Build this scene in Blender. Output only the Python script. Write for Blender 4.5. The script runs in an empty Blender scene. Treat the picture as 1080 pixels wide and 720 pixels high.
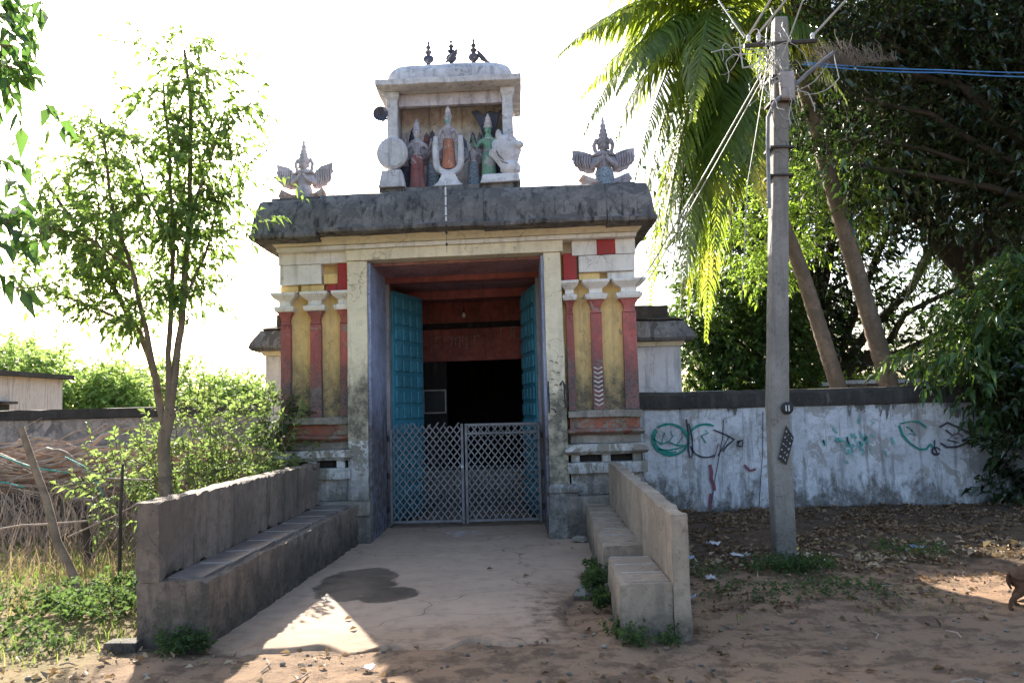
import bpy, bmesh, math, random
import numpy as np
from mathutils import Vector, noise
R = math.radians
random.seed(7)
rng = np.random.default_rng(11)
S = bpy.context.scene
COL = S.collection

# ------------------------------------------------------------------ camera
H = 1.55
FPX = 872.0
cd = bpy.data.cameras.new('camera'); cam = bpy.data.objects.new('camera', cd); COL.objects.link(cam)
pitch = math.atan(72 / FPX); yaw = -0.0055; roll = 0.025
fw = Vector((math.sin(yaw) * math.cos(pitch), math.cos(yaw) * math.cos(pitch), math.sin(pitch)))
r0 = Vector((math.cos(yaw), -math.sin(yaw), 0)); u0 = r0.cross(fw)
up = u0 * math.cos(roll) + r0 * math.sin(roll); rt = r0 * math.cos(roll) - u0 * math.sin(roll)
from mathutils import Matrix
m = Matrix((rt, up, -fw)).transposed().to_4x4(); m.translation = (0, 0, H)
cam.matrix_world = m
cd.sensor_width = 36; cd.lens = 36 * FPX / 1080; cd.clip_start = .05; cd.clip_end = 2000
S.camera = cam

# ------------------------------------------------------------------ sky and sun
SUN_AZ, SUN_EL = R(-23.0), R(28.5)
w = bpy.data.worlds.new('World'); S.world = w; w.use_nodes = True
nt = w.node_tree; nt.nodes.clear()
sky = nt.nodes.new('ShaderNodeTexSky'); sky.sky_type = 'NISHITA'; sky.sun_disc = False
sky.sun_elevation = SUN_EL; sky.sun_rotation = SUN_AZ
sky.altitude = 0; sky.air_density = 1.0; sky.dust_density = 3.0; sky.ozone_density = 1.0
bg = nt.nodes.new('ShaderNodeBackground'); bg.inputs[1].default_value = 0.125
wo = nt.nodes.new('ShaderNodeOutputWorld')
nt.links.new(sky.outputs[0], bg.inputs[0]); nt.links.new(bg.outputs[0], wo.inputs[0])
sd = Vector((math.sin(SUN_AZ) * math.cos(SUN_EL), math.cos(SUN_AZ) * math.cos(SUN_EL), math.sin(SUN_EL)))
sl = bpy.data.lights.new('sun', 'SUN'); sl.energy = 5.0; sl.angle = R(.5); sl.color = (1, .93, .8)
so = bpy.data.objects.new('sun', sl); COL.objects.link(so); so.rotation_euler = (-sd).to_track_quat('-Z', 'Y').to_euler()
so.location = sd * 60
S.view_settings.view_transform = 'Standard'; S.view_settings.look = 'None'
S.view_settings.exposure = 1.8; S.view_settings.gamma = 1
S.render.engine = 'CYCLES'
S.cycles.max_bounces = 6; S.cycles.diffuse_bounces = 4; S.cycles.glossy_bounces = 2; S.cycles.transmission_bounces = 4

# ------------------------------------------------------------------ material helpers
def newmat(name):
    M = bpy.data.materials.new(name); M.use_nodes = True
    t = M.node_tree; t.nodes.clear()
    return M, t
def N(t, kind, **kw):
    n = t.nodes.new('ShaderNode' + kind)
    for k, v in kw.items():
        if k.startswith('i'): n.inputs[int(k[1:])].default_value = v
        else: setattr(n, k, v)
    return n
def L(t, a, b): t.links.new(a, b)
def c4(c): return (c[0], c[1], c[2], 1)
def pos(t, scale=(1, 1, 1)):
    g = N(t, 'NewGeometry'); v = N(t, 'VectorMath', operation='MULTIPLY'); v.inputs[1].default_value = scale
    L(t, g.outputs['Position'], v.inputs[0]); return v.outputs[0]
def noi(t, vec, scale, detail=6, rough=.6, dist=0):
    n = N(t, 'TexNoise'); n.inputs['Scale'].default_value = scale; n.inputs['Detail'].default_value = detail
    n.inputs['Roughness'].default_value = rough; n.inputs['Distortion'].default_value = dist
    L(t, vec, n.inputs['Vector']); return n.outputs[0]
def ramp(t, fac, lo, hi):
    n = N(t, 'MapRange'); n.interpolation_type = 'SMOOTHSTEP'
    n.inputs[1].default_value = lo; n.inputs[2].default_value = hi; L(t, fac, n.inputs[0]); return n.outputs[0]
def mix(t, fac, a, b):
    n = N(t, 'Mix', data_type='RGBA')
    if isinstance(fac, (int, float)): n.inputs[0].default_value = fac
    else: L(t, fac, n.inputs[0])
    for s, v in ((6, a), (7, b)):
        if isinstance(v, tuple): n.inputs[s].default_value = c4(v)
        else: L(t, v, n.inputs[s])
    return n.outputs[2]
def mth(t, op, a, b=0.):
    n = N(t, 'Math', operation=op)
    for s, v in ((0, a), (1, b)):
        if isinstance(v, (int, float)): n.inputs[s].default_value = v
        else: L(t, v, n.inputs[s])
    return n.outputs[0]
def finish(t, color, rough=.85, bumps=(), spec=.3):
    p = N(t, 'BsdfPrincipled'); o = N(t, 'OutputMaterial')
    if isinstance(color, tuple): p.inputs['Base Color'].default_value = c4(color)
    else: L(t, color, p.inputs['Base Color'])
    if isinstance(rough, (int, float)): p.inputs['Roughness'].default_value = rough
    else: L(t, rough, p.inputs['Roughness'])
    p.inputs['Specular IOR Level'].default_value = spec
    prev = None
    for h, st, d in bumps:
        b = N(t, 'Bump'); b.inputs['Strength'].default_value = st; b.inputs['Distance'].default_value = d
        L(t, h, b.inputs['Height'])
        if prev: L(t, prev, b.inputs['Normal'])
        prev = b.outputs[0]
    if prev: L(t, prev, p.inputs['Normal'])
    L(t, p.outputs[0], o.inputs[0]); return p

def plaster(name, base, dirt=(.16, .145, .12), z0=-9., z1=-8., amp=.5, var=.25, peel=None, peel_t=.62, streak=.35,
            streak_col=(.1, .09, .08), bump=.5, rough=.88, top=None):
    """old lime plaster: blotches, dirt climbing to a ragged height, vertical streaks, peeled patches"""
    M, t = newmat(name)
    P = pos(t); n1 = noi(t, P, 1.7, 8, .65, .4); n2 = noi(t, P, 9, 8, .7); n3 = noi(t, P, 38, 5, .6)
    c = mix(t, mth(t, 'MULTIPLY', ramp(t, n1, .40, .60), min(1, var * 2.2)), base, tuple(v * .66 for v in base))
    c = mix(t, mth(t, 'MULTIPLY', ramp(t, n2, .47, .62), min(1, var * 1.6)), c, tuple(v * .42 + d * .45 for v, d in zip(base, dirt)))
    n5 = noi(t, P, 26, 8, .8); c = mix(t, mth(t, 'MULTIPLY', ramp(t, n5, .56, .64), min(1, var * 2)), c, tuple(v * .35 for v in base))
    n6 = noi(t, P, 15, 8, .8); c = mix(t, mth(t, 'MULTIPLY', ramp(t, n6, .58, .64), min(1, var * 1.2)), c, tuple(min(1, v * 1.25 + .03) for v in base))
    if peel:
        n4 = noi(t, pos(t, (1, 1, .8)), 3.1, 10, .72, .8)
        c = mix(t, ramp(t, n4, peel_t - .02, peel_t + .01), c, peel)
    st = noi(t, pos(t, (7, 7, .55)), 1.6, 7, .65)
    c = mix(t, mth(t, 'MULTIPLY', ramp(t, st, .5, .66), min(1, streak * 1.35)), c, streak_col)
    wv = N(t, 'VectorMath', operation='ADD'); L(t, P, wv.inputs[0]); wn = N(t, 'TexNoise'); wn.inputs['Scale'].default_value = 2.5; wn.inputs['Detail'].default_value = 5; L(t, P, wn.inputs['Vector']); L(t, wn.outputs[1], wv.inputs[1])
    vo = N(t, 'TexVoronoi', feature='DISTANCE_TO_EDGE'); vo.inputs['Scale'].default_value = 1.3; L(t, wv.outputs[0], vo.inputs['Vector'])
    ck = mth(t, 'MULTIPLY', mth(t, 'SUBTRACT', 1., ramp(t, vo.outputs[0], .002, .010)), mth(t, 'MULTIPLY', ramp(t, n1, .46, .56), .7))
    c = mix(t, ck, c, tuple(v * .3 for v in base))
    z = N(t, 'SeparateXYZ'); L(t, P, z.inputs[0])
    nn = noi(t, pos(t, (2.2, 2.2, 1.1)), 1.5, 10, .7, .3)
    zz = mth(t, 'ADD', z.outputs[2], mth(t, 'MULTIPLY', mth(t, 'SUBTRACT', nn, .5), amp * 2.4))
    dm = mth(t, 'SUBTRACT', 1., ramp(t, zz, z0, z1))
    dm = mth(t, 'MULTIPLY', dm, mth(t, 'ADD', .62, mth(t, 'MULTIPLY', ramp(t, n2, .35, .6), .38)))
    dcol = mix(t, ramp(t, n3, .4, .65), dirt, tuple(v * .55 for v in dirt))
    c = mix(t, dm, c, dcol)
    if top:
        tz, tc = top
        c = mix(t, ramp(t, zz, tz - .08, tz + .02), c, tc)
    finish(t, c, rough, ((n2, bump, .02), (n3, bump * .8, .006)))
    return M

def flat(name, col, rough=.6, var=.2, scale=6, bump=.2, metal=0, spec=.3):
    M, t = newmat(name); P = pos(t); n = noi(t, P, scale, 6, .65); n2 = noi(t, P, scale * 6, 4)
    c = mix(t, ramp(t, n, .35, .7), col, tuple(v * (1 - var) for v in col))
    c = mix(t, mth(t, 'MULTIPLY', ramp(t, n2, .5, .75), var), c, tuple(v * .45 for v in col))
    p = finish(t, c, rough, ((n2, bump, .004),), spec); p.inputs['Metallic'].default_value = metal
    return M

def leafmat(name, col, trans, tf=.45, rough=.42, var=.35, yellow=None, spec=.4):
    M, t = newmat(name)
    g = N(t, 'NewGeometry'); r = g.outputs['Random Per Island']
    c = mix(t, r, tuple(v * (1 - var) for v in col), tuple(v * (1 + var) for v in col))
    tc = mix(t, r, tuple(v * (1 - var * .6) for v in trans), tuple(min(1, v * (1 + var * .6)) for v in trans))
    if yellow:
        yf = ramp(t, noi(t, pos(t), 1.2, 3), .56, .7)
        c = mix(t, mth(t, 'MULTIPLY', yf, .7), c, yellow); tc = mix(t, mth(t, 'MULTIPLY', yf, .6), tc, tuple(min(1, v * 1.9) for v in yellow))
    p = N(t, 'BsdfPrincipled'); L(t, c, p.inputs['Base Color']); p.inputs['Roughness'].default_value = rough
    p.inputs['Specular IOR Level'].default_value = spec
    tr = N(t, 'BsdfTranslucent'); L(t, tc, tr.inputs[0])
    mx = N(t, 'MixShader'); mx.inputs[0].default_value = tf
    o = N(t, 'OutputMaterial'); L(t, p.outputs[0], mx.inputs[1]); L(t, tr.outputs[0], mx.inputs[2]); L(t, mx.outputs[0], o.inputs[0])
    return M

# ------------------------------------------------------------------ materials
MAT = {}
DIRT = (.135, .125, .105)
MAT['cream'] = plaster('cream_paint', (.86, .76, .56), (.17, .155, .125), 1.7, 2.25, .65, .14, None, .6, .12)
MAT['yellow'] = plaster('ochre_paint', (.86, .62, .27), (.20, .165, .115), 1.7, 2.4, .55, .16, (.40, .33, .2), .63, .2)
MAT['red'] = plaster('faded_red_paint', (.52, .16, .14), (.16, .13, .125), 1.8, 2.4, .5, .4, (.34, .27, .24), .6, .2)
MAT['redhi'] = plaster('red_block_paint', (.46, .06, .06), DIRT, 0, .1, .1, .2)
MAT['white'] = plaster('white_paint', (.86, .82, .77), DIRT, 1.3, 1.7, .3, .12, None, .6, .18)
MAT['basewhite'] = plaster('flaking_whitewash', (.60, .59, .58), (.17, .16, .145), .4, .9, .35, .5, (.22, .2, .17), .52, .4)
MAT['basered'] = plaster('worn_red_oxide', (.34, .13, .09), (.17, .15, .13), .9, 1.2, .2, .5, (.26, .22, .18), .5, .4)
MAT['basegrey'] = plaster('grey_plinth_render', (.32, .29, .25), (.12, .11, .1), .1, .5, .3, .45, (.36, .35, .33), .6, .4)
MAT['blue'] = plaster('blue_jamb_paint', (.42, .47, .66), (.12, .10, .10), 1.2, 2.0, .5, .3, None, .6, .3)
MAT['eave'] = plaster('weathered_black_cement', (.215, .20, .19), (.05, .05, .05), -9, -8, .3, .4, (.115, .108, .105), .52, .75, (.045, .043, .042), .6)
MAT['niche'] = plaster('niche_whitewash', (.66, .65, .68), (.2, .2, .2), 4.2, 4.45, .15, .3, (.3, .29, .3), .62, .35, (.17, .16, .17))
MAT['nichewall'] = plaster('niche_back_paint', (.84, .79, .75), (.25, .23, .25), 4.35, 4.7, .15, .35)
MAT['nichegrey'] = plaster('niche_beam_paint', (.62, .57, .62), (.25, .23, .25), 0, .1, .1, .35)
MAT['statue'] = plaster('faded_statue_plaster', (.48, .45, .50), (.13, .12, .14), 4.2, 4.5, .3, .5, (.2, .19, .2), .56, .4)
MAT['statuew'] = plaster('pale_statue_plaster', (.68, .61, .63), (.25, .24, .25), 4.2, 4.4, .2, .3, (.36, .33, .35), .6, .3)
MAT['skin_o'] = plaster('skin_o_flaking', (.62, .33, .22), (.2,.18,.18), 0, .1, .1, .5, (.5,.42,.38), .56, .5)
MAT['paint_cyan'] = plaster('paint_cyan_flaking', (.12, .50, .60), (.2,.18,.18), 0, .1, .1, .5, (.4,.5,.52), .56, .5)
MAT['paint_green'] = plaster('paint_green_flaking', (.26, .50, .36), (.2,.18,.18), 0, .1, .1, .5, (.5,.5,.48), .56, .5)
MAT['paint_red'] = plaster('paint_red_flaking', (.42, .17, .17), (.2,.18,.18), 0, .1, .1, .5, (.45,.38,.38), .56, .5)
MAT['paint_orange'] = plaster('paint_orange_flaking', (.60, .24, .15), (.2,.18,.18), 0, .1, .1, .5, (.5,.42,.38), .56, .5)
MAT['paint_dark'] = plaster('paint_dark_flaking', (.08, .09, .14), (.2,.18,.18), 0, .1, .1, .5, (.25,.25,.28), .56, .5)
MAT['paint_pat'] = flat('blue_white_patterned_paint', (.30, .36, .42), .8, .75, 45)
MAT['inred'] = plaster('passage_red_paint', (.46, .15, .13), (.12, .05, .04), 0, .8, .5, .4)
MAT['inmauve'] = plaster('passage_mauve_plaster', (.50, .26, .25), (.1, .06, .06), 0, .8, .4, .35)
MAT['dark'] = plaster('gloom_dark_wall', (.035, .03, .03), (.02, .02, .02), 0, .8, .4, .3)  # near-black colour paints in the gloom of the hall and inner doorway
MAT['teal'] = plaster('teal_door_paint', (.09, .35, .48), (.05, .16, .22), .1, .5, .3, .3, None, .6, .2, (.05, .15, .18), .2, .5)
MAT['frame'] = plaster('grey_door_frame', (.42, .38, .38), (.2, .18, .18), .3, 1., .4, .3)
MAT['iron'] = flat('silver_grey_gate_paint', (.23, .23, .25), .5, .45, 9, .3, .35)
MAT['darkiron'] = flat('rusty_dark_iron', (.07, .06, .055), .6, .4, 12, .3, .3)
MAT['bench'] = plaster('old_bench_render', (.25, .19, .15), (.08, .07, .058), .1, .5, .45, .42, None, .52, .6, (.09, .075, .062), .9)
MAT['benchr'] = plaster('bare_bench_render', (.42, .33, .25), (.13, .11, .09), .02, .34, .3, .34, (.30, .235, .18), .64, .25, (.15, .13, .11), .8)
MAT['tile'] = flat('worn_slate_tile', (.22, .18, .165), .45, .45, 5)
MAT['joint'] = flat('lime_joint', (.5, .48, .45), .9, .3)
MAT['wallr'] = plaster('stained_whitewash', (.58, .60, .65), (.14, .135, .13), .1, .5, 1.1, .28, (.34, .33, .33), .55, .5, (.17, .165, .17), .8, top=(1.70, (.12, .115, .11)))
MAT['coping'] = plaster('black_mould_coping', (.055, .05, .045), (.03, .03, .03), 0, .1, .2, .5, (.12, .11, .1), .68, .3)
MAT['walll'] = plaster('grey_field_wall', (.42, .36, .32), (.10, .09, .085), .7, 1.3, .7, .5, (.17, .15, .14), .57, .4)
MAT['hallw'] = plaster('hall_white', (.62, .62, .66), (.2, .2, .2), .2, .8, .3, .15)
MAT['hallg'] = plaster('hall_cornice_grey', (.20, .20, .21), (.1, .1, .1), 0, .1, .2, .6, (.08, .08, .08), .55, .5, (.06, .06, .06))
MAT['farwall'] = plaster('far_house_wall', (.60, .52, .47), (.3, .25, .2), 0, .5, .2, .12)
MAT['concrete'] = plaster('pole_concrete', (.27, .255, .235), (.15, .14, .12), .1, .8, .4, .3, (.2, .18, .16), .64, .35, (.12, .11, .1), .5)
MAT['bark'] = plaster('grey_brown_bark', (.24, .18, .125), (.12, .1, .07), .1, .5, .3, .5, (.15, .11, .08), .55, .5, (.08, .06, .045), .9)
MAT['palmbark'] = plaster('palm_bark', (.25, .18, .135), (.12, .1, .07), .1, .5, .3, .5, (.16, .12, .09), .55, .3, (.1, .08, .06), .9)
MAT['darkbark'] = flat('dark_bark', (.07, .055, .04), .9, .4)
MAT['deadwood'] = flat('bleached_dead_wood', (.46, .35, .28), .9, .55, 3)
MAT['stake'] = flat('dry_stake_wood', (.30, .21, .14), .85, .5, 5)
MAT['leaf_young'] = leafmat('young_tree_leaf', (.085, .15, .045), (.26, .40, .08), .5, .5, .45)
MAT['leaf_near'] = leafmat('big_near_leaf', (.05, .11, .03), (.14, .28, .05), .4, .35, .35)
MAT['leaf_shrub'] = leafmat('bright_shrub_leaf', (.11, .165, .06), (.27, .38, .10), .45, .65, .4, None, .25)
MAT['leaf_dark'] = leafmat('dark_canopy_leaf', (.022, .040, .014), (.07, .14, .02), .20, .24, .6, None, .7)
MAT['leaf_mid'] = leafmat('glossy_mid_leaf', (.05, .10, .025), (.16, .28, .04), .35, .3, .45, None, .6)
MAT['leaf_lime'] = leafmat('lime_green_leaf', (.10, .19, .03), (.36, .54, .06), .5, .45, .35)
MAT['leaf_far'] = leafmat('far_tree_leaf', (.14, .24, .06), (.34, .48, .12), .5, .6, .35)
MAT['palm'] = leafmat('coconut_leaflet', (.07, .13, .03), (.34, .44, .05), .48, .32, .4, (.42, .36, .05), .5)
MAT['palmdark'] = leafmat('old_palm_leaflet', (.06, .09, .03), (.16, .22, .04), .4, .35, .45, (.3, .24, .06), .5)
MAT['weed'] = leafmat('weed_leaf', (.055, .09, .035), (.13, .21, .055), .45, .75, .5, None, .2)
MAT['grass'] = leafmat('grass_blade', (.13, .19, .05), (.32, .42, .08), .45, .6, .4, (.4, .34, .12))
MAT['drygrass'] = leafmat('dry_stalk', (.40, .29, .17), (.4, .3, .15), .25, .8, .35)
MAT['litter'] = leafmat('dry_leaf_litter', (.18, .115, .07), (.35, .22, .1), .15, .7, .55)
MAT['litterpale'] = leafmat('pale_dry_leaf', (.38, .28, .18), (.4, .3, .15), .15, .7, .4)
MAT['paperw'] = flat('white_paper_scrap', (.6, .6, .62), .7, .2)
MAT['paperb'] = flat('pale_blue_plastic', (.35, .45, .62), .4, .2)
MAT['papery'] = flat('yellow_wrapper', (.6, .62, .08), .4, .2)
MAT['cablew'] = flat('pale_cable', (.45, .44, .42), .5, .2)
MAT['cableb'] = flat('blue_cable', (.06, .22, .5), .5, .2)
MAT['cabled'] = flat('dark_cable', (.03, .03, .03), .5, .2)
MAT['stone'] = plaster('pale_stone', (.36, .33, .28), (.15, .13, .1), 0, .04, .03, .4)
MAT['dogfur'] = flat('brown_dog_fur', (.13, .065, .035), .85, .45, 25)
MAT['bird'] = flat('grey_bird_feather', (.10, .10, .12), .7, .4, 30)
MAT['vine'] = flat('dead_vine', (.20, .17, .14), .9, .3)
MAT['rope'] = flat('teal_rope', (.06, .40, .33), .7, .2)
MAT['teal_paint'] = flat('teal_graffiti_paint', (.02, .26, .22), .8, .5, 18)
MAT['turq_paint'] = flat('turquoise_graffiti_paint', (.14, .45, .42), .8, .4, 18)
MAT['black_paint'] = flat('black_graffiti_paint', (.045, .05, .07), .8, .4, 18)
MAT['maroon_paint'] = flat('maroon_graffiti_paint', (.22, .08, .11), .8, .4, 18)
MAT['pale_paint'] = flat('pale_writing_paint', (.5, .40, .36), .8, .5, 18)
MAT['bulb'] = flat('bulb_glass', (.6, .6, .6), .25, .05)
MAT['white_plain'] = flat('white_enamel', (.65, .65, .68), .5, .12)
MAT['black_plain'] = flat('black_enamel', (.02, .022, .025), .5, .2)

# ------------------------------------------------------------------ mesh helpers
def warp(p):
    """the old gateway is not level: its upper works climb slightly to the right"""
    x, y, z = p
    k = min(1, max(0, (z - 1.0) / 2.7)); k = k * k * (3 - 2 * k)
    return (x, y, z + .02 * (x + .75) * k + .055 * max(0, z - 4.4))

def link(name, me, mat, parent=None, origin=(0, 0, 0)):
    o = bpy.data.objects.new(name, me); COL.objects.link(o)
    if parent: o.parent = parent
    else: o.location = origin
    if mat and not me.materials: me.materials.append(mat)
    return o
def wloc(o):
    v = Vector(o.location)
    while o.parent: o = o.parent; v += Vector(o.location)
    return v

class MB:
    def __init__(s): s.v = []; s.f = []; s.fl = []
    def add(s, vs, fs, smooth=False):
        b = len(s.v); s.v += [tuple(q) for q in vs]; s.f += [tuple(i + b for i in f) for f in fs]; s.fl += [smooth] * len(fs)
        return s
    def rings(s, lv, cell=.12, amp=0., nscale=3., seed=0., sup=0):
        """stack of rectangles (x0,x1,y0,y1,z) skinned into a closed solid, sampled finely and roughened"""
        xs = max(abs(l[1] - l[0]) for l in lv); ys = max(abs(l[3] - l[2]) for l in lv)
        nx = max(1, int(xs / cell)); ny = max(1, int(ys / cell))
        L2 = []
        for a, b in zip(lv[:-1], lv[1:]):
            n = max(1, int(abs(b[4] - a[4]) / cell))
            for k in range(n): L2.append([a[i] + (b[i] - a[i]) * k / n for i in range(5)])
        L2.append(list(lv[-1]))
        vs = []
        for x0, x1, y0, y1, z in L2:
            for k in range(nx): vs.append((x0 + (x1 - x0) * k / nx, y0, z))
            for k in range(ny): vs.append((x1, y0 + (y1 - y0) * k / ny, z))
            for k in range(nx): vs.append((x1 - (x1 - x0) * k / nx, y1, z))
            for k in range(ny): vs.append((x0, y1 - (y1 - y0) * k / ny, z))
        if sup:
            m0 = 2 * (nx + ny); out = []
            for i, q in enumerate(vs):
                x0, x1, y0, y1, z = L2[i // m0]; cx_, cy_ = (x0 + x1) / 2, (y0 + y1) / 2; hx, hy = (x1 - x0) / 2, (y1 - y0) / 2; e_ = min(hx, hy)
                u_ = max(0, (abs(q[0] - cx_) - (hx - e_)) / e_); v_ = max(0, (abs(q[1] - cy_) - (hy - e_)) / e_)
                k_ = 1 / max(1e-6, (u_ ** sup + v_ ** sup) ** (1 / sup)) if (u_ > 0 and v_ > 0) else 1
                out.append((cx_ + math.copysign((hx - e_) * (u_ > 0) + u_ * e_ * k_, q[0] - cx_) if u_ > 0 else q[0], cy_ + math.copysign((hy - e_) * (v_ > 0) + v_ * e_ * k_, q[1] - cy_) if v_ > 0 else q[1], z))
            vs = out
        if amp:
            out = []
            for q in vs:
                d = noise.noise_vector(Vector(q) * nscale + Vector((seed, seed, seed))) + .5 * noise.noise_vector(Vector(q) * nscale * 3.3)
                out.append((q[0] + d[0] * amp, q[1] + d[1] * amp, q[2] + d[2] * amp))
            vs = out
        m_ = 2 * (nx + ny); fs = []
        for i in range(len(L2) - 1):
            for k in range(m_):
                a = i * m_ + k; b = i * m_ + (k + 1) % m_
                fs.append((a, b, b + m_, a + m_))
        fs.append(tuple(range(m_))[::-1]); fs.append(tuple(range((len(L2) - 1) * m_, len(L2) * m_)))
        return s.add(vs, fs, True)
    def box(s, x0, x1, y0, y1, z0, z1, cell=9, amp=0., **k): return s.rings([(x0, x1, y0, y1, z0), (x0, x1, y0, y1, z1)], cell, amp, **k)
    def tube(s, pts, r, n=6, cap=True):
        pts = [Vector(p) for p in pts]; rs = r if isinstance(r, (list, tuple)) else [r] * len(pts)
        vs = []; 
        t0 = (pts[1] - pts[0]).normalized(); a = t0.orthogonal().normalized()
        for i, p in enumerate(pts):
            t_ = (pts[min(i + 1, len(pts) - 1)] - pts[max(i - 1, 0)])
            t_ = t_.normalized() if t_.length > 1e-9 else t0
            a = (a - t_ * a.dot(t_)); a = a.normalized() if a.length > 1e-6 else t_.orthogonal().normalized()
            b = t_.cross(a)
            for k in range(n):
                q = 2 * math.pi * k / n; vs.append(p + (a * math.cos(q) + b * math.sin(q)) * rs[i])
        fs = [(i * n + k, i * n + (k + 1) % n, (i + 1) * n + (k + 1) % n, (i + 1) * n + k) for i in range(len(pts) - 1) for k in range(n)]
        if cap: fs += [tuple(range(n))[::-1], tuple(range((len(pts) - 1) * n, len(pts) * n))]
        return s.add(vs, fs, True)
    def lathe(s, prof, c, n=16, axis='z', sy=1.):
        vs = []
        for r_, h in prof:
            for k in range(n):
                q = 2 * math.pi * k / n; a, b = math.cos(q) * r_, math.sin(q) * r_ * sy
                vs.append((c[0] + a, c[1] + b, c[2] + h) if axis == 'z' else (c[0] + a, c[1] + h, c[2] + b) if axis == 'y' else (c[0] + h, c[1] + a, c[2] + b))
        m_ = len(prof)
        fs = [(i * n + k, i * n + (k + 1) % n, (i + 1) * n + (k + 1) % n, (i + 1) * n + k) for i in range(m_ - 1) for k in range(n)]
        fs += [tuple(range(n))[::-1], tuple(range((m_ - 1) * n, m_ * n))]
        return s.add(vs, fs, True)
    def prism(s, poly, y0, y1):
        """polygon in xz extruded along y"""
        n = len(poly); vs = [(x, y0, z) for x, z in poly] + [(x, y1, z) for x, z in poly]
        fs = [tuple(range(n)), tuple(range(n, 2 * n))[::-1]] + [(k, k + n, (k + 1) % n + n, (k + 1) % n) for k in range(n)]
        return s.add(vs, fs)
    def blob(s, c, r, n=10, amp=.15, seed=0.):
        prof = [(math.sin(math.pi * i / n) , -math.cos(math.pi * i / n)) for i in range(n + 1)]
        vs = []
        for a, h in prof:
            for k in range(n * 2):
                q = math.pi * k / n; d = Vector((a * math.cos(q), a * math.sin(q), h))
                f = 1 + amp * noise.noise(d * 2.2 + Vector((seed, 0, 0)))
                vs.append((c[0] + d[0] * r[0] * f, c[1] + d[1] * r[1] * f, c[2] + d[2] * r[2] * f))
        m_ = n * 2
        fs = [(i * m_ + k, i * m_ + (k + 1) % m_, (i + 1) * m_ + (k + 1) % m_, (i + 1) * m_ + k) for i in range(n) for k in range(m_)]
        return s.add(vs, fs, True)
    def ribbon(s, pts, wd, y):
        if len(pts) > 3 and y > 11.6 and y < 11.8: wd *= 1.25
        """painted stroke in the xz plane: a thin 2 mm sheet following pts"""
        pts = [Vector((p[0], 0, p[1])) for p in pts]; vs = []
        for i, p in enumerate(pts):
            t_ = (pts[min(i + 1, len(pts) - 1)] - pts[max(i - 1, 0)]).normalized(); nn = Vector((-t_[2], 0, t_[0]))
            ww = wd * (.6 + .8 * abs(noise.noise(Vector((p[0] * 9, y, p[2] * 9)))))
            for d in (y, y + .002): vs += [(p[0] + nn[0] * ww, d, p[2] + nn[2] * ww), (p[0] - nn[0] * ww, d, p[2] - nn[2] * ww)]
        fs = []
        for i in range(len(pts) - 1):
            if 11.6 < y < 11.8 and noise.noise(Vector((pts[i][0] * 14, 3, pts[i][2] * 14))) < -.55: continue
            a = i * 4; b = a + 4
            fs += [(a, a + 1, b + 1, b), (a + 3, a + 2, b + 2, b + 3), (a + 2, a, b, b + 2), (a + 1, a + 3, b + 3, b + 1)]
        return s.add(vs, fs)
    def build(s, name, mat, parent=None, origin=(0, 0, 0), wp=False, angle=35, bevel=0):
        o0 = wloc(parent) if parent else Vector(origin)
        vs = [warp(q) for q in s.v] if wp else s.v
        me = bpy.data.meshes.new(name)
        me.from_pydata([(q[0] - o0[0], q[1] - o0[1], q[2] - o0[2]) for q in vs], [], s.f)
        bm_ = bmesh.new(); bm_.from_mesh(me); bmesh.ops.recalc_face_normals(bm_, faces=bm_.faces); bm_.to_mesh(me); bm_.free()
        me.polygons.foreach_set('use_smooth', s.fl); me.set_sharp_from_angle(angle=R(angle)); me.update()
        o = link(name, me, mat, parent, origin)
        if bevel:
            b = o.modifiers.new('bevel', 'BEVEL'); b.width = bevel; b.segments = 2; b.limit_method = 'ANGLE'; b.angle_limit = R(40)
        return o

def tag(o, label=None, cat=None, group=None, kind=None):
    if label: o['label'] = label
    if cat: o['category'] = cat
    if group: o['group'] = group
    if kind: o['kind'] = kind
    return o
def thing(name, loc, label, cat, group=None):
    o = bpy.data.objects.new(name, None); COL.objects.link(o); o.location = loc; o.empty_display_size = .1
    return tag(o, label, cat, group)

def fastmesh(name, V, F, mat, parent=None, origin=(0, 0, 0)):
    """V (n,3), F (m,k) numpy"""
    o0 = np.array(wloc(parent) if parent else origin)
    V = (V - o0).astype(np.float32); k = F.shape[1]
    me = bpy.data.meshes.new(name); me.vertices.add(len(V)); me.vertices.foreach_set('co', V.ravel())
    me.loops.add(F.size); me.loops.foreach_set('vertex_index', F.astype(np.int32).ravel())
    me.polygons.add(len(F)); me.polygons.foreach_set('loop_start', np.arange(0, F.size, k, dtype=np.int32))
    me.polygons.foreach_set('loop_total', np.full(len(F), k, dtype=np.int32)); me.update(calc_edges=True)
    return link(name, me, mat, parent, origin)

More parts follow.
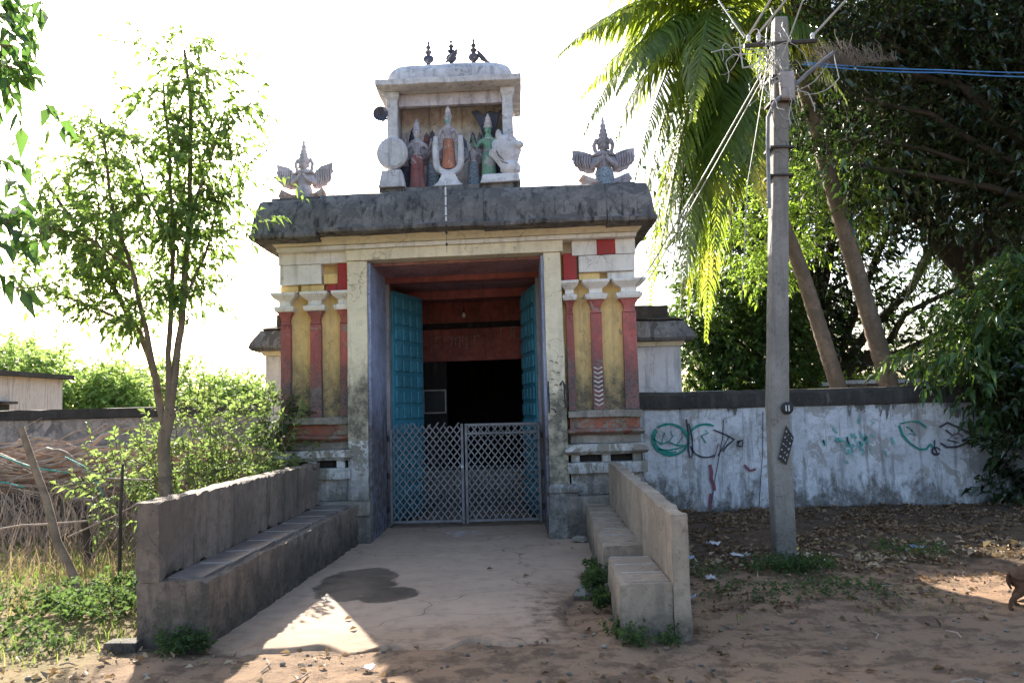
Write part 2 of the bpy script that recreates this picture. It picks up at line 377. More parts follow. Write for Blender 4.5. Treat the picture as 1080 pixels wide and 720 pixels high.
def unit(a): return a / np.maximum(np.linalg.norm(a, axis=1, keepdims=True), 1e-9)
def leaf_arrays(C, D, ln, wd, droop=.25, fold=.25):
    """C base points, D directions; each leaf: six vertices, four faces, folded on its midrib and bent down"""
    n = len(C); D = unit(D); ln = np.asarray(ln).reshape(-1, 1) * np.ones((n, 1)); wd = np.asarray(wd).reshape(-1, 1) * np.ones((n, 1))
    rnd = unit(rng.normal(size=(n, 3)) * np.array([1, 1, .5]) + np.array([0, 0, 1.1])); side = unit(np.cross(D, rnd)); nor = np.cross(side, D)
    b = C; mid = C + D * ln * .5 - nor * ln * .02; tip = C + D * ln + np.array([0, 0, -1]) * ln * droop
    la = C + D * ln * .38 + side * wd * .5 + nor * wd * fold; ra = C + D * ln * .38 - side * wd * .5 + nor * wd * fold
    V = np.stack([b, la, tip, ra, mid], 1).reshape(-1, 3)
    i = np.arange(n)[:, None] * 5
    F = np.concatenate([i + np.array([[0, 4, 1]]), i + np.array([[1, 4, 2]]), i + np.array([[0, 3, 4]]), i + np.array([[3, 2, 4]])], 0)
    return V, F

def twig_foliage(starts, dirs, tl, nleaf, ln, wd, spread=.9, droop=.3, pend=.15, jit=.3):
    """starts/dirs (n,3): leaves alternate along n twigs of length tl; returns leaf arrays and twig segments"""
    n = len(starts); dirs = unit(dirs); tl = np.asarray(tl).reshape(-1, 1) * np.ones((n, 1))
    side = unit(np.cross(dirs, unit(rng.normal(size=(n, 3)) * .5 + np.array([0, 0, 1.]))))
    Cs, Ds = [], []
    for k in range(nleaf):
        f = (k + .6) / nleaf; s_ = 1 if k % 2 else -1
        c = starts + dirs * tl * f + np.array([0, 0, -1.]) * tl * pend * f * f
        d = dirs * (.55 + .5 * f) + side * s_ * spread * (1.1 - .6 * f) + rng.normal(size=(n, 3)) * jit + np.array([0, 0, -pend])
        Cs.append(c); Ds.append(d)
    C = np.concatenate(Cs); D = np.concatenate(Ds)
    l_ = ln * rng.uniform(.4, 1.35, len(C))
    return leaf_arrays(C, D, l_, l_ * wd / ln, droop), (starts, starts + dirs * tl + np.array([0, 0, -1.]) * tl * pend)

def sticks(A, B, r0_, r1_=None):
    """thin three-sided rods between arrays of points"""
    n = len(A); D = unit(B - A); s = unit(np.cross(D, np.array([0.3, .2, .9]))); u_ = np.cross(s, D)
    r1_ = r0_ if r1_ is None else r1_; r0_ = np.asarray(r0_).reshape(-1, 1) * np.ones((n, 1)); r1_ = np.asarray(r1_).reshape(-1, 1) * np.ones((n, 1))
    ring = []
    for P_, r_ in ((A, r0_), (B, r1_)):
        for k in range(3):
            q = 2 * math.pi * k / 3; ring.append(P_ + (s * math.cos(q) + u_ * math.sin(q)) * r_)
    V = np.stack(ring, 1).reshape(-1, 3); i = np.arange(n)[:, None] * 6
    F = np.concatenate([i + np.array([[k, (k + 1) % 3, (k + 1) % 3 + 3, k + 3]]) for k in range(3)], 0)
    return V, F
def cat_arrays(parts):
    Vs, Fs, b = [], [], 0
    for V, F in parts: Vs.append(V); Fs.append(F + b); b += len(V)
    return np.concatenate(Vs), np.concatenate(Fs)

def blob_points(blobs, n, shell=.5):
    """points spread through ellipsoids (cx,cy,cz,rx,ry,rz), lumpy and thicker near the skin; returns points and outward directions"""
    bl = np.array(blobs, float); vol = bl[:, 3] * bl[:, 4] * bl[:, 5]; idx = rng.choice(len(bl), n, p=vol / vol.sum())
    d = unit(rng.normal(size=(n, 3))); r_ = rng.uniform(0, 1, n) ** (1 / 3. * (1 - shell * .6))
    lump = 1 + .22 * np.sin(d[:, 0] * 7 + idx * 1.7) * np.sin(d[:, 1] * 6 + idx) + .18 * np.sin(d[:, 2] * 9 + idx * .6)
    return bl[idx, :3] + d * (r_ * lump)[:, None] * bl[idx, 3:], d

def branch_pts(a, b, sag=.1, n=6, wob=.06):
    a = Vector(a); b = Vector(b); ln = (b - a).length; out = []
    for i in range(n + 1):
        f = i / n; p = a.lerp(b, f); p.z += sag * ln * math.sin(f * math.pi) * .5
        p += noise.noise_vector(p * 1.9) * wob * ln * math.sin(f * math.pi); out.append(p)
    return out

def blob_tree(name, base, trunk_pts, trunk_r, blobs, ntw, nleaf, ln, wd, leaf, bark, label, cat='tree', group=None, tl=.5, droop=.3, branches=True, shell=.5, up_=.25):
    t = thing(name, base, label, cat, group)
    tb = MB(); n = len(trunk_pts)
    tb.tube(trunk_pts, [trunk_r * (1 - .55 * i / (n - 1)) for i in range(n)], 10)
    if branches:
        for b in blobs:
            f = trunk_pts[min(n - 1, max(1, n - 1 - int(abs(b[0] - trunk_pts[-1][0]) > 2)))]
            tb.tube(branch_pts(f, b[:3], .1), [trunk_r * .42 * (1 - .75 * i / 6) for i in range(7)], 6)
    tb.build('trunk', bark, t)
    P, d = blob_points(blobs, ntw, shell)
    (V, F), seg = twig_foliage(P, d + rng.normal(size=d.shape) * .5 + np.array([0, 0, up_]), tl * rng.uniform(.6, 1.3, ntw), nleaf, ln, wd, droop=droop)
    fastmesh('crown', V, F, leaf, t)
    V, F = sticks(seg[0], seg[1], .006, .003); fastmesh('twigs', V, F, bark, t)
    return t

def skin_fig(name, verts, edges, radii, mat, parent, lv=2, wp=False):
    """one continuous body grown round a joint skeleton"""
    o0 = wloc(parent) if parent else Vector((0, 0, 0)); me = bpy.data.meshes.new(name)
    vs = [warp(v) for v in verts] if wp else verts
    me.from_pydata([tuple(Vector(v) - o0) for v in vs], edges, [])
    o = link(name, me, mat, parent); o.modifiers.new('skin', 'SKIN')
    for i, r_ in enumerate(radii):
        r_ = r_ if isinstance(r_, tuple) else (r_, r_); me.skin_vertices[0].data[i].radius = r_
    me.skin_vertices[0].data[0].use_root = True
    s_ = o.modifiers.new('sub', 'SUBSURF'); s_.levels = lv; s_.render_levels = lv
    return o

# ------------------------------------------------------------------ GROUND
def axis_coords(lo, hi, flo, fhi, step, grow=1.35):
    a = list(np.arange(flo, fhi + 1e-6, step)); s_ = step; x = a[-1]
    while x < hi: s_ *= grow; x += s_; a.append(min(x, hi))
    s_ = step; x = a[0]; pre = []
    while x > lo: s_ *= grow; x -= s_; pre.append(max(x, lo))
    return np.array(pre[::-1] + a)
def apron_edge(x):  # front edge of the trodden cement apron, y as a function of x
    return 5.62 + .08 * math.sin(x * 2.3) + .03 * math.sin(x * 13) + .22 * noise.noise(Vector((x * 1.9, 8, 0))) + .12 * noise.noise(Vector((x * 4, 3, 0)))
def gz(x, y):
    z = .022 * noise.noise(Vector((x * 1.3, y * 1.3, 0))) + .016 * noise.noise(Vector((x * 5, y * 5, 1))) + .007 * noise.noise(Vector((x * 15, y * 15, 2)))
    if x > 1.3 and y < 11.7:
        k = max(0, min(1, (y - 8.7) / 2.6)) * min(1, (x - 1.3) / .4); z += .10 * k + .05 * k * noise.noise(Vector((x * 2, y * 2, 5)))
    if -2.3 < x < 1.1 and y > 5.4:
        z -= .05 * max(0, min(1, (y - 5.5) / .4))
    if x < -2.7: z += .04 * noise.noise(Vector((x * .9, y * .9, 9)))
    if .3 < x < .95 and 5.6 < y < 8.2: z += .05 * max(0, 1 - abs(x - .6) / .35)
    return z
xs = axis_coords(-260, 260, -6.5, 7., .055); ys = axis_coords(-60, 420, 3.6, 12., .055)
gv = [(x, y, gz(x, y) if (-8 < x < 9 and 2 < y < 15) else 0.) for y in ys for x in xs]
nxs = len(xs); gf = np.array([(j * nxs + i, j * nxs + i + 1, (j + 1) * nxs + i + 1, (j + 1) * nxs + i) for j in range(len(ys) - 1) for i in range(nxs - 1)])
M, t = newmat('red_brown_soil'); P = pos(t)
n1 = noi(t, P, .55, 6, .6, .5); n2 = noi(t, P, 4, 8, .7); n3 = noi(t, P, 45, 6, .7); n4 = noi(t, P, 160, 3, .6)
c = mix(t, ramp(t, n1, .35, .65), (.40, .25, .155), (.31, .21, .14)); c = mix(t, mth(t, 'MULTIPLY', ramp(t, n2, .45, .6), .75), c, (.12, .08, .055))
c = mix(t, mth(t, 'MULTIPLY', ramp(t, n3, .5, .75), .6), c, (.38, .28, .19)); c = mix(t, mth(t, 'MULTIPLY', ramp(t, n4, .6, .75), .5), c, (.09, .06, .045))
sp = N(t, 'SeparateXYZ'); L(t, P, sp.inputs[0])
# greener field beyond the bench, darker strip along the wall
fld = mth(t, 'SUBTRACT', 1., ramp(t, mth(t, 'ADD', sp.outputs[0], mth(t, 'MULTIPLY', n2, .8)), -2.6, -2.0))
c = mix(t, mth(t, 'MULTIPLY', fld, .55), c, (.24, .21, .09))
dark_strip = mth(t, 'MULTIPLY', ramp(t, mth(t, 'ADD', sp.outputs[0], n2), 1.5, 2.1), ramp(t, mth(t, 'ADD', sp.outputs[1], mth(t, 'MULTIPLY', n2, 2.)), 8.0, 9.6))
c = mix(t, mth(t, 'MULTIPLY', dark_strip, .8), c, (.06, .045, .035))
finish(t, c, .95, ((n2, .8, .05), (n3, 1., .02), (n4, .8, .006)), .15)
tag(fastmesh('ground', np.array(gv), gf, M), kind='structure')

# apron between the benches: a thin skin of worn cement laid into the soil
xa = np.arange(-2.35, 1.0001, .04); va, fa = [], []
rows = 150
for i, x in enumerate(xa):
    y0 = apron_edge(x); lim = .30 + .1 * noise.noise(Vector((x, 2, 2)))
    for j in range(rows):
        y = y0 + (14.2 - y0) * (j / (rows - 1)) ** 1.4
        z = .004 + .006 * noise.noise(Vector((x * 1.5, y * 1.5, 4)))
        ex = .55 + (.25 if y > 8 else .02 * 0) - .28 * math.exp(-((y - 6.4) / .7) ** 2) + .07 * noise.noise(Vector((y * 3, 7, 0))) + .03 * noise.noise(Vector((y * 11, 7, 0)))
        z -= .06 * max(0, min(1, (x - ex) / .05)); z -= .05 * max(0, 1 - (y - y0) / .05)
        va.append((x, y, z))
for i in range(len(xa) - 1):
    for j in range(rows - 1): fa.append((i * rows + j, (i + 1) * rows + j, (i + 1) * rows + j + 1, i * rows + j + 1))
M, t = newmat('worn_cement_apron'); P = pos(t)
n1 = noi(t, P, 1.3, 8, .65, .6); n2 = noi(t, P, 7, 8, .7); n3 = noi(t, P, 60, 5, .7)
c = mix(t, ramp(t, n1, .35, .68), (.50, .36, .26), (.42, .30, .22)); c = mix(t, mth(t, 'MULTIPLY', ramp(t, n2, .48, .75), .5), c, (.20, .15, .11))
c = mix(t, mth(t, 'MULTIPLY', ramp(t, n3, .55, .75), .35), c, (.45, .37, .29))
sp = N(t, 'SeparateXYZ'); L(t, P, sp.inputs[0])
def ell(cx, cy, rx, ry, wob=.55):
    a = mth(t, 'DIVIDE', mth(t, 'SUBTRACT', sp.outputs[0], cx), rx); b = mth(t, 'DIVIDE', mth(t, 'SUBTRACT', sp.outputs[1], cy), ry)
    d = mth(t, 'ADD', mth(t, 'MULTIPLY', a, a), mth(t, 'MULTIPLY', b, b))
    return mth(t, 'ADD', d, mth(t, 'MULTIPLY', mth(t, 'SUBTRACT', noi(t, P, 2.6, 6, .65), .5), wob * 2.5))
e = mth(t, 'MINIMUM', ell(-1.52, 7.72, .37, .72, .8), ell(-1.16, 7.22, .26, .3, .8))
wet = mth(t, 'MULTIPLY', mth(t, 'SUBTRACT', 1., ramp(t, mth(t, 'ADD', e, mth(t, 'MULTIPLY', mth(t, 'SUBTRACT', n2, .5), .5)), .86, 1.12)), mth(t, 'ADD', .78, mth(t, 'MULTIPLY', ramp(t, n1, .4, .6), .22)))
wv = N(t, 'VectorMath', operation='ADD'); L(t, P, wv.inputs[0]); wn = N(t, 'TexNoise'); wn.inputs['Scale'].default_value = 1.6; L(t, P, wn.inputs['Vector']); L(t, wn.outputs[1], wv.inputs[1])
vo = N(t, 'TexVoronoi', feature='DISTANCE_TO_EDGE'); vo.inputs['Scale'].default_value = .62; L(t, wv.outputs[0], vo.inputs['Vector'])
c = mix(t, mth(t, 'MULTIPLY', mth(t, 'SUBTRACT', 1., ramp(t, vo.outputs[0], .001, .006)), .65), c, (.10, .07, .05))
c = mix(t, wet, c, mix(t, ramp(t, n2, .4, .7), (.085, .065, .052), (.13, .10, .075)))
soil = mth(t, 'SUBTRACT', 1., ramp(t, mth(t, 'ADD', sp.outputs[1], mth(t, 'MULTIPLY', mth(t, 'SUBTRACT', n1, .5), 2.2)), 5.6, 6.5))
c = mix(t, mth(t, 'MULTIPLY', soil, .85), c, mix(t, ramp(t, n2, .42, .6), (.36, .235, .15), (.23, .155, .105)))
s2 = mth(t, 'MULTIPLY', ramp(t, mth(t, 'ADD', sp.outputs[0], mth(t, 'MULTIPLY', mth(t, 'SUBTRACT', n2, .5), .9)), -.05, .3), mth(t, 'SUBTRACT', 1., ramp(t, sp.outputs[1], 6.6, 8.2)))
c = mix(t, s2, c, mix(t, ramp(t, n2, .42, .6), (.28, .185, .12), (.17, .115, .08)))
chalk = mth(t, 'MULTIPLY', mth(t, 'SUBTRACT', 1., ramp(t, ell(-.72, 10.65, .26, .22, 1.2), .6, 1.3)), ramp(t, n2, .5, .62))
c = mix(t, chalk, c, (.65, .68, .75))
finish(t, c, mth(t, 'SUBTRACT', .9, mth(t, 'MULTIPLY', wet, .35)), ((n2, .35, .012), (n3, .4, .004)), .25)
tag(fastmesh('path', np.array(va), np.array(fa), M), kind='structure')

# ------------------------------------------------------------------ GATEWAY
GX = -.74
gate = thing('temple_gateway', (GX, 10.3, 0), 'weathered cream and red plaster temple gateway with black cement eave and pilasters', 'gateway')
def g(mb, name, mat, parent=None, **k): return mb.build(name, MAT[mat], parent or gate, wp=True, **k)
XL, XR, OL, OR_ = -2.93, 1.50, -1.80, .325   # outer faces and opening
g(MB().box(XL, OL - .035, 10.36, 11.6, 0, 3.46, .25, .004), 'wall', 'yellow')
g(MB().box(OR_ + .035, XR, 10.36, 11.6, 0, 3.46, .25, .004), 'wall', 'yellow')
g(MB().box(OL - .45, OL - .036, 11.603, 14.19, 0, 3.46, .4, .004), 'passage_outer_wall', 'white')
g(MB().box(OR_ + .036, OR_ + .42, 11.603, 14.19, 0, 3.46, .4, .004), 'passage_outer_wall', 'white')
g(MB().box(OL - .5, OR_ + .47, 11.603, 14.25, 3.463, 3.66, .4, .006), 'passage_roof', 'coping')
g(MB().box(XL, XR, 10.36, 11.6, 3.464, 3.72, .3, .003), 'upper_wall', 'cream')
for x0, x1, nm in ((OL - .035, OL, 'jamb'), (OR_, OR_ + .035, 'jamb')):
    g(MB().box(x0, x1, 10.18, 11.36, .0, 3.44, .15, .003), nm, 'blue')
# posts framing the opening
g(MB().rings([(-2.085, OL - .037, 10.13, 10.36, .5), (-2.08, OL - .037, 10.13, 10.36, 3.458)], .12, .006), 'post', 'cream')
g(MB().rings([(OR_ + .037, .60, 10.13, 10.36, .6), (OR_ + .037, .565, 10.13, 10.36, 3.458)], .12, .006), 'post', 'cream')
# plinths under the posts
g(MB().box(-2.17, OL - .004, 10.03, 10.355, -.05, .325, .1, .006).box(-2.42, OL - .004, 10.0, 10.35, .33, .50, .1, .007), 'plinth', 'basegrey', bevel=.008)
g(MB().rings([(OR_ + .004, .73, 10.02, 10.355, -.05), (OR_ + .03, .69, 10.04, 10.355, .53), (OR_ + .015, .71, 10.02, 10.355, .55), (OR_ + .015, .71, 10.02, 10.355, .60), (OR_ + .04, .66, 10.06, 10.355, .64)], .08, .006), 'plinth', 'basewhite', bevel=.006)
g(MB().box(-2.083, OL - .039, 10.118, 10.35, .505, 1.22, .1, .007, seed=3), 'whitewashed_post_foot', 'basewhite')
# lintel band
g(MB().box(-2.09, .60, 10.10, 10.37, 3.462, 3.60, .2, .004), 'lintel', 'cream', bevel=.004)
g(MB().box(XL - .01, XR + .01, 10.06, 10.36, 3.604, 3.655, .2, .004), 'fillet', 'white', bevel=.004)
g(MB().rings([(XL - .02, XR + .02, 10.03, 11.6, 3.66), (XL - .06, XR + .06, 9.98, 11.62, 3.70), (XL - .14, XR + .12, 9.88, 11.66, 3.735)], .25, .004), 'cornice', 'cream')
# eave: four cement lengths, each weathered a little out of line
ev = MB(); br = [(-3.17, -2.36, -.03, .0), (-2.357, -.36, .012, .006), (-.357, 1.12, .0, -.004), (1.123, 1.72, -.012, .008)]
for i, (a, b, dz, dy) in enumerate(br):
    a1 = a + (.075 if i == 0 else 0); b1 = b - (.09 if i == 3 else 0)
    ev.rings([(a + (.03 if i == 0 else 0), b - (.03 if i == 3 else 0), 9.74 + dy, 11.76, 3.715 + dz), (a, b, 9.70 + dy, 11.78, 3.735 + dz), (a, b, 9.69 + dy, 11.78, 3.775 + dz),
              (a + (.02 if i == 0 else 0), b - (.02 if i == 3 else 0), 9.73 + dy, 11.76, 3.80 + dz), ((a + a1) / 2, (b + b1) / 2, 9.79 + dy, 11.72, 4.03 + dz), (a1, b1, 9.90 + dy, 11.68, 4.22 + dz), (a1 + (.03 if i == 0 else 0), b1 - (.03 if i == 3 else 0), 9.95 + dy, 11.65, 4.25 + dz)], .1, .010, nscale=4, seed=i * 3.)
g(ev, 'eave', 'eave', angle=30)
g(MB().box(-2.98, 1.5, 10.0, 11.62, 4.2, 4.262, .3, .006), 'roof_slab', 'eave')

# pilasters with capitals
def pilaster(x0, x1, z0=1.52, big=True):
    c = (x0 + x1) / 2; h = (x1 - x0) / 2
    p = g(MB().rings([(c - h * 1.02, c + h * 1.02, 10.265, 10.40, z0), (c - h, c + h, 10.27, 10.40, 2.70)], .08, .006), 'pilaster', 'red')
    k = MB().rings([(c - h, c + h, 10.26, 10.40, 2.705), (c - h * .8, c + h * .8, 10.275, 10.40, 2.74), (c - h * .95, c + h * .95, 10.262, 10.40, 2.80), (c - h * 1.5, c + h * 1.5, 10.225, 10.40, 2.865)], .06, .003)
    g(k, 'neck', 'red', p)
    k = MB().rings([(c - h * 1.75, c + h * 1.75, 10.20, 10.40, 2.868), (c - h * 2.0, c + h * 2.0, 10.18, 10.40, 2.90), (c - h * 2.0, c + h * 2.0, 10.18, 10.40, 2.93), (c - h * 1.2, c + h * 1.2, 10.235, 10.40, 2.95), (c - h * 1.2, c + h * 1.2, 10.235, 10.40, 3.00), (c - h * 2.1, c + h * 2.1, 10.17, 10.40, 3.04), (c - h * 2.5, c + h * 2.5, 10.14, 10.40, 3.075), (c - h * 2.5, c + h * 2.5, 10.14, 10.40, 3.105)], .06, .003)
    g(k, 'capital', 'white', p)
for x0, x1 in ((-2.945, -2.825), (-2.575, -2.44), (-2.205, -2.095)): pilaster(x0, x1)
for x0, x1 in ((.63, .72), (.935, 1.07), (1.335, 1.50)): pilaster(x0, x1)
# frieze blocks above the capitals
for s_, xs_ in (('l', ((-2.94, -2.72), (-2.68, -2.40), (-2.36, -2.10))), ('r', ((.62, .76), (.80, 1.06), (1.16, 1.50)))):
    for i, (a, b) in enumerate(xs_):
        g(MB().box(a, b, 10.25, 10.40, 3.11, 3.20, .1, .004), 'bracket', 'yellow' if i != 2 else ('redhi' if s_ == 'l' else 'white'), bevel=.006)
g(MB().box(-2.94, -2.42, 10.20, 10.40, 3.205, 3.455, .12, .005), 'frieze_block', 'white', bevel=.006)
g(MB().box(-2.40, -2.20, 10.24, 10.40, 3.205, 3.33, .12, .005), 'frieze_block', 'yellow', bevel=.006)
g(MB().box(-2.22, -2.09, 10.22, 10.40, 3.12, 3.455, .12, .004), 'frieze_block', 'redhi', bevel=.004)
g(MB().box(.605, .78, 10.22, 10.40, 3.12, 3.455, .12, .004), 'frieze_block', 'redhi', bevel=.004)
g(MB().box(.80, 1.50, 10.20, 10.40, 3.205, 3.41, .12, .005), 'frieze_block', 'white', bevel=.006)
g(MB().box(1.03, 1.26, 10.19, 10.40, 3.415, 3.60, .12, .003), 'frieze_block', 'redhi', bevel=.004)
g(MB().box(.72, 1.028, 10.19, 10.40, 3.415, 3.60, .12, .004), 'frieze_block', 'white', bevel=.004)
g(MB().box(1.262, 1.51, 10.185, 10.40, 3.415, 3.60, .12, .004), 'frieze_block', 'white', bevel=.004)
g(MB().box(-2.95, -2.095, 10.19, 10.40, 3.459, 3.602, .12, .004), 'frieze_block', 'white', bevel=.004)
# base mouldings, left and right of the posts
for x0, x1, mt in ((-2.95, -2.09, 'l'), (.612, 1.52, 'r')):
    e = .0
    g(MB().box(x0, x1, 10.17, 10.42, 1.43, 1.515, .1, .012), 'base_moulding', 'basegrey', bevel=.008)
    g(MB().rings([(x0 + .02, x1 - .02, 10.25, 10.42, 1.30), (x0 + .02, x1 - .02, 10.23, 10.42, 1.427)], .1, .008), 'base_moulding', 'basered')
    g(MB().rings([(x0, x1, 10.19, 10.42, 1.22), (x0 - .02, x1 + .02, 10.13, 10.42, 1.26), (x0, x1, 10.2, 10.42, 1.298)], .08, .010), 'base_moulding', 'basered')
    g(MB().box(x0 + .02, x1 - .02, 10.24, 10.42, 1.12, 1.217, .1, .008), 'base_moulding', 'basegrey')
    g(MB().rings([(x0 - .03, x1 + .03, 10.11, 10.42, .99), (x0 - .06, x1 + .05, 10.06, 10.42, 1.03), (x0 - .05, x1 + .04, 10.07, 10.42, 1.115)], .08, .012), 'base_moulding', 'basewhite', bevel=.006)
    g(MB().box(x0 + .01, x1 - .01, 10.25, 10.42, .90, .987, .1, .008), 'base_moulding', 'dark')
    for k in (0., .42, .84): g(MB().box(x0 + .02 + (x1 - x0 - .16) * k / .84, x0 + .12 + (x1 - x0 - .16) * k / .84, 10.14, 10.42, .90, .986, .1, .005), 'moulding_block', 'basewhite')
    g(MB().box(x0 - .03, x1 + .03, 10.08, 10.42, .76, .897, .1, .010), 'base_moulding', 'basewhite', bevel=.01)
    g(MB().box(x0 + .01, x1 - .01, 10.17, 10.42, .50, .757, .1, .010), 'base_moulding', 'basewhite', bevel=.006)
    g(MB().box(x0 - .06, x1 + .05, 10.02, 10.42, -.05, .497, .1, .012), 'base_course', 'basegrey', bevel=.012)

# passage inside
g(MB().box(OL - .03, OR_ + .03, 10.38, 11.36, 3.43, 3.46, .3, .002), 'soffit', 'inmauve')
g(MB().box(OL - .033, OR_ + .033, 11.363, 11.60, 3.36, 3.46, .3, .002), 'door_head', 'inred')
for a, b in ((OL - .03, OL + .045), (OR_ - .045, OR_ + .03)): g(MB().box(a, b, 11.365, 11.50, 0, 3.355, .3, .003), 'door_frame', 'frame', bevel=.004)
g(MB().box(OL - .034, OL - .004, 11.505, 13.98, 0, 3.44, .3, .003).box(OR_ + .004, OR_ + .034, 11.505, 13.98, 0, 3.44, .3, .003), 'passage_wall', 'inred')
g(MB().box(OL - .03, OR_ + .03, 11.61, 13.98, 3.40, 3.45, .3, .003), 'passage_ceiling', 'inmauve')
g(MB().box(OL - .03, OR_ + .03, 12.55, 12.75, 3.27, 3.396, .3, .003), 'ceiling_beam', 'inred')
g(MB().box(OL - .033, OR_ + .033, 13.985, 14.19, 2.40, 3.44, .3, .004), 'inner_wall', 'inred')
g(MB().box(OL - .033, OR_ + .033, 13.90, 13.98, 2.95, 3.04, .3, .004), 'ledge', 'dark')
g(MB().box(OL, OR_, 13.3, 14.19, -.02, .62, .2, .006), 'step', 'basegrey')
g(MB().box(-1.78, -1.20, 14.0, 14.15, .63, 2.395, .3, .004), 'inner_pier', 'dark')  # coloured near black so the pier reads as part of the unlit opening
# faded lettering on the inner wall: only worn strokes survive
wr = MB(); rr = random.Random(5)
x = -1.38
while x < -.62:
    z = 2.80 + rr.uniform(-.015, .015); wr.ribbon([(x + k * .012, z + .02 * math.sin(k * 1.9 + x * 20)) for k in range(4)], .006, 13.975)
    if rr.random() < .45: wr.ribbon([(x + .02, z), (x + .024, z - .05), (x + .012, z - rr.uniform(.08, .2))], .006, 13.975)
    x += rr.uniform(.045, .075)
for x in (-.25, -.08, -.02): wr.ribbon([(x, 2.92), (x - .02, 2.86), (x - .015, 2.76)], .007, 13.975); wr.ribbon([(x - .03, 2.93), (x + .05, 2.94)], .007, 13.975)
g(wr, 'faded_writing', 'pale_paint')
# folding door leaves, panelled
def door(hx, side, ang):
    wdt, hh = 1.0, 3.28; a = MB(); b = MB()
    a.box(0, wdt, -.022, .022, .06, hh)
    cols, rws = 4, 14
    for i in range(cols):
        for j in range(rws):
            x0 = .05 + i * (wdt - .06) / cols; x1 = x0 + (wdt - .06) / cols - .05; z0 = .12 + j * (hh - .14) / rws; z1 = z0 + (hh - .14) / rws - .06
            for sy in (-1, 1): b.rings([(x0, x1, min(sy * .0225, sy * .05), max(sy * .0225, sy * .05), z0), (x0, x1, min(sy * .0225, sy * .05), max(sy * .0225, sy * .05), z1)], 9)
    for mb in (a, b):
        mb.v = [(hx + side * (v[0] * math.cos(ang)) - v[1] * math.sin(ang) * side, 11.54 + v[0] * math.sin(ang) + v[1] * math.cos(ang), v[2]) for v in mb.v]
    p = g(a, 'door_leaf', 'teal', bevel=.003); g(b, 'raised_panels', 'teal', p, bevel=.008)
door(OL + .05, 1, R(72)); door(OR_ - .05, -1, R(80))
# small painted scribbles on the right post and rust marks
sc = MB()
for k, (x, z) in enumerate(((.40, 2.12), (.46, 2.1), (.42, 2.0), (.48, 1.98), (.41, 1.9), (.45, 1.83), (.50, 1.77), (.42, 1.72))):
    sc.ribbon([(x, z), (x + .025, z + .012), (x + .04, z - .01)], .005, 10.124)
sc.ribbon([(.375, 1.88), (.372, 1.75), (.38, 1.62), (.376, 1.5)], .012, 10.122); sc.ribbon([(.52, 1.83), (.55, 1.88), (.575, 1.82), (.57, 1.7), (.58, 1.55)], .014, 10.122)
sc.ribbon([(.40, 1.55), (.44, 1.54), (.46, 1.5)], .010, 10.122)
g(sc, 'charcoal_scribble', 'black_paint')
# zig-zag stripes on the foot of the middle right pilaster
zz = MB()
for k in range(9): zz.ribbon([(.95, 1.60 + k * .055), (1.0, 1.575 + k * .055), (1.055, 1.60 + k * .055)], .008, 10.255)
g(zz, 'white_zigzag', 'white')

# white rod hanging from the roof edge in front
rod = thing('hanging_rod', (-.80, 9.66, 3.6), 'thin white segmented rod hanging down over the black eave', 'rod')
MB().tube([(-.80, 9.665, 4.30), (-.80, 9.66, 3.80)], .011, 8).build('rod', MAT['white_plain'], rod)
MB().tube([(-.80, 9.72, 4.31), (-.80, 9.665, 4.305)], .008, 6).build('hook', MAT['darkiron'], rod)
bd = MB()
for z in (4.22, 4.1, 3.98, 3.86): bd.lathe([(.012, -.006), (.017, 0), (.012, .006)], (-.80, 9.662, z), 8)
bd.build('clip', MAT['darkiron'], rod)
ch = MB().tube([(-.80, 9.66, 3.80), (-.797, 9.66, 3.42)], .003, 4)
for z in (3.74, 3.66, 3.52): ch.lathe([(.004, -.02), (.014, -.008), (.014, .008), (.004, .02)], (-.798, 9.66, z), 8)
ch.build('chain', MAT['darkiron'], rod)

# metal lattice gate
mg = thing('lattice_gate', (-.745, 11.30, 0), 'silver grey double lattice gate closed across the gateway opening', 'gate')
def leaf_gate(x0, x1, toprail):
    y = 11.28; z0, z1 = .045, 1.36; f = MB()
    f.box(x0, x0 + .035, y - .017, y + .017, z0, z1 + (.02 if toprail else -.03)); f.box(x1 - .035, x1, y - .017, y + .017, z0, z1 + .02)
    f.box(x0 + .036, x1 - .036, y - .015, y + .015, z0 + .02, z0 + .055)
    if toprail: f.box(x0 + .036, x1 - .036, y - .015, y + .015, z1 - .02, z1 + .018); f.box(x0 + .036, x1 - .036, y - .012, y + .012, z1 - .13, z1 - .10)
    p = f.build('gate_leaf', MAT['iron'], mg, bevel=.003)
    lt = MB(); X0, X1, Z0, Z1 = x0 + .036, x1 - .036, z0 + .056, z1 - (.02 if toprail else .0)
    sp_ = .118; k_ = 1.28; rr = random.Random(3 + toprail)
    for sgn, yy in ((1, y - .006), (-1, y + .004)):
        c0 = -6.
        while c0 < 6:
            # line z = Z0 + sgn*k*(x - X0) + c0
            pts = []
            zt = Z1 + (rr.uniform(-.015, .045) if not toprail else 0)
            for x in (X0, X1):
                z = Z0 + sgn * k_ * (x - X0) + c0
                if Z0 <= z <= zt: pts.append((x, z))
            for z in (Z0, zt):
                x = X0 + sgn * (z - Z0 - c0) / k_
                if X0 < x < X1: pts.append((x, z))
            if len(pts) >= 2 and abs(pts[0][0] - pts[1][0]) > .02:
                a, b = [(q[0] + rr.uniform(-.008, .008) * (x0 + .05 < q[0] < x1 - .05), q[1]) for q in pts[:2]]; d = Vector((b[0] - a[0], b[1] - a[1])).normalized(); nx_, nz_ = -d[1] * .0085, d[0] * .0085
                lt.prism([(a[0] + nx_, a[1] + nz_), (b[0] + nx_, b[1] + nz_), (b[0] - nx_, b[1] - nz_), (a[0] - nx_, a[1] - nz_)], yy, yy + .004)
            c0 += sp_
    lt.build('lattice', MAT['iron'], p)
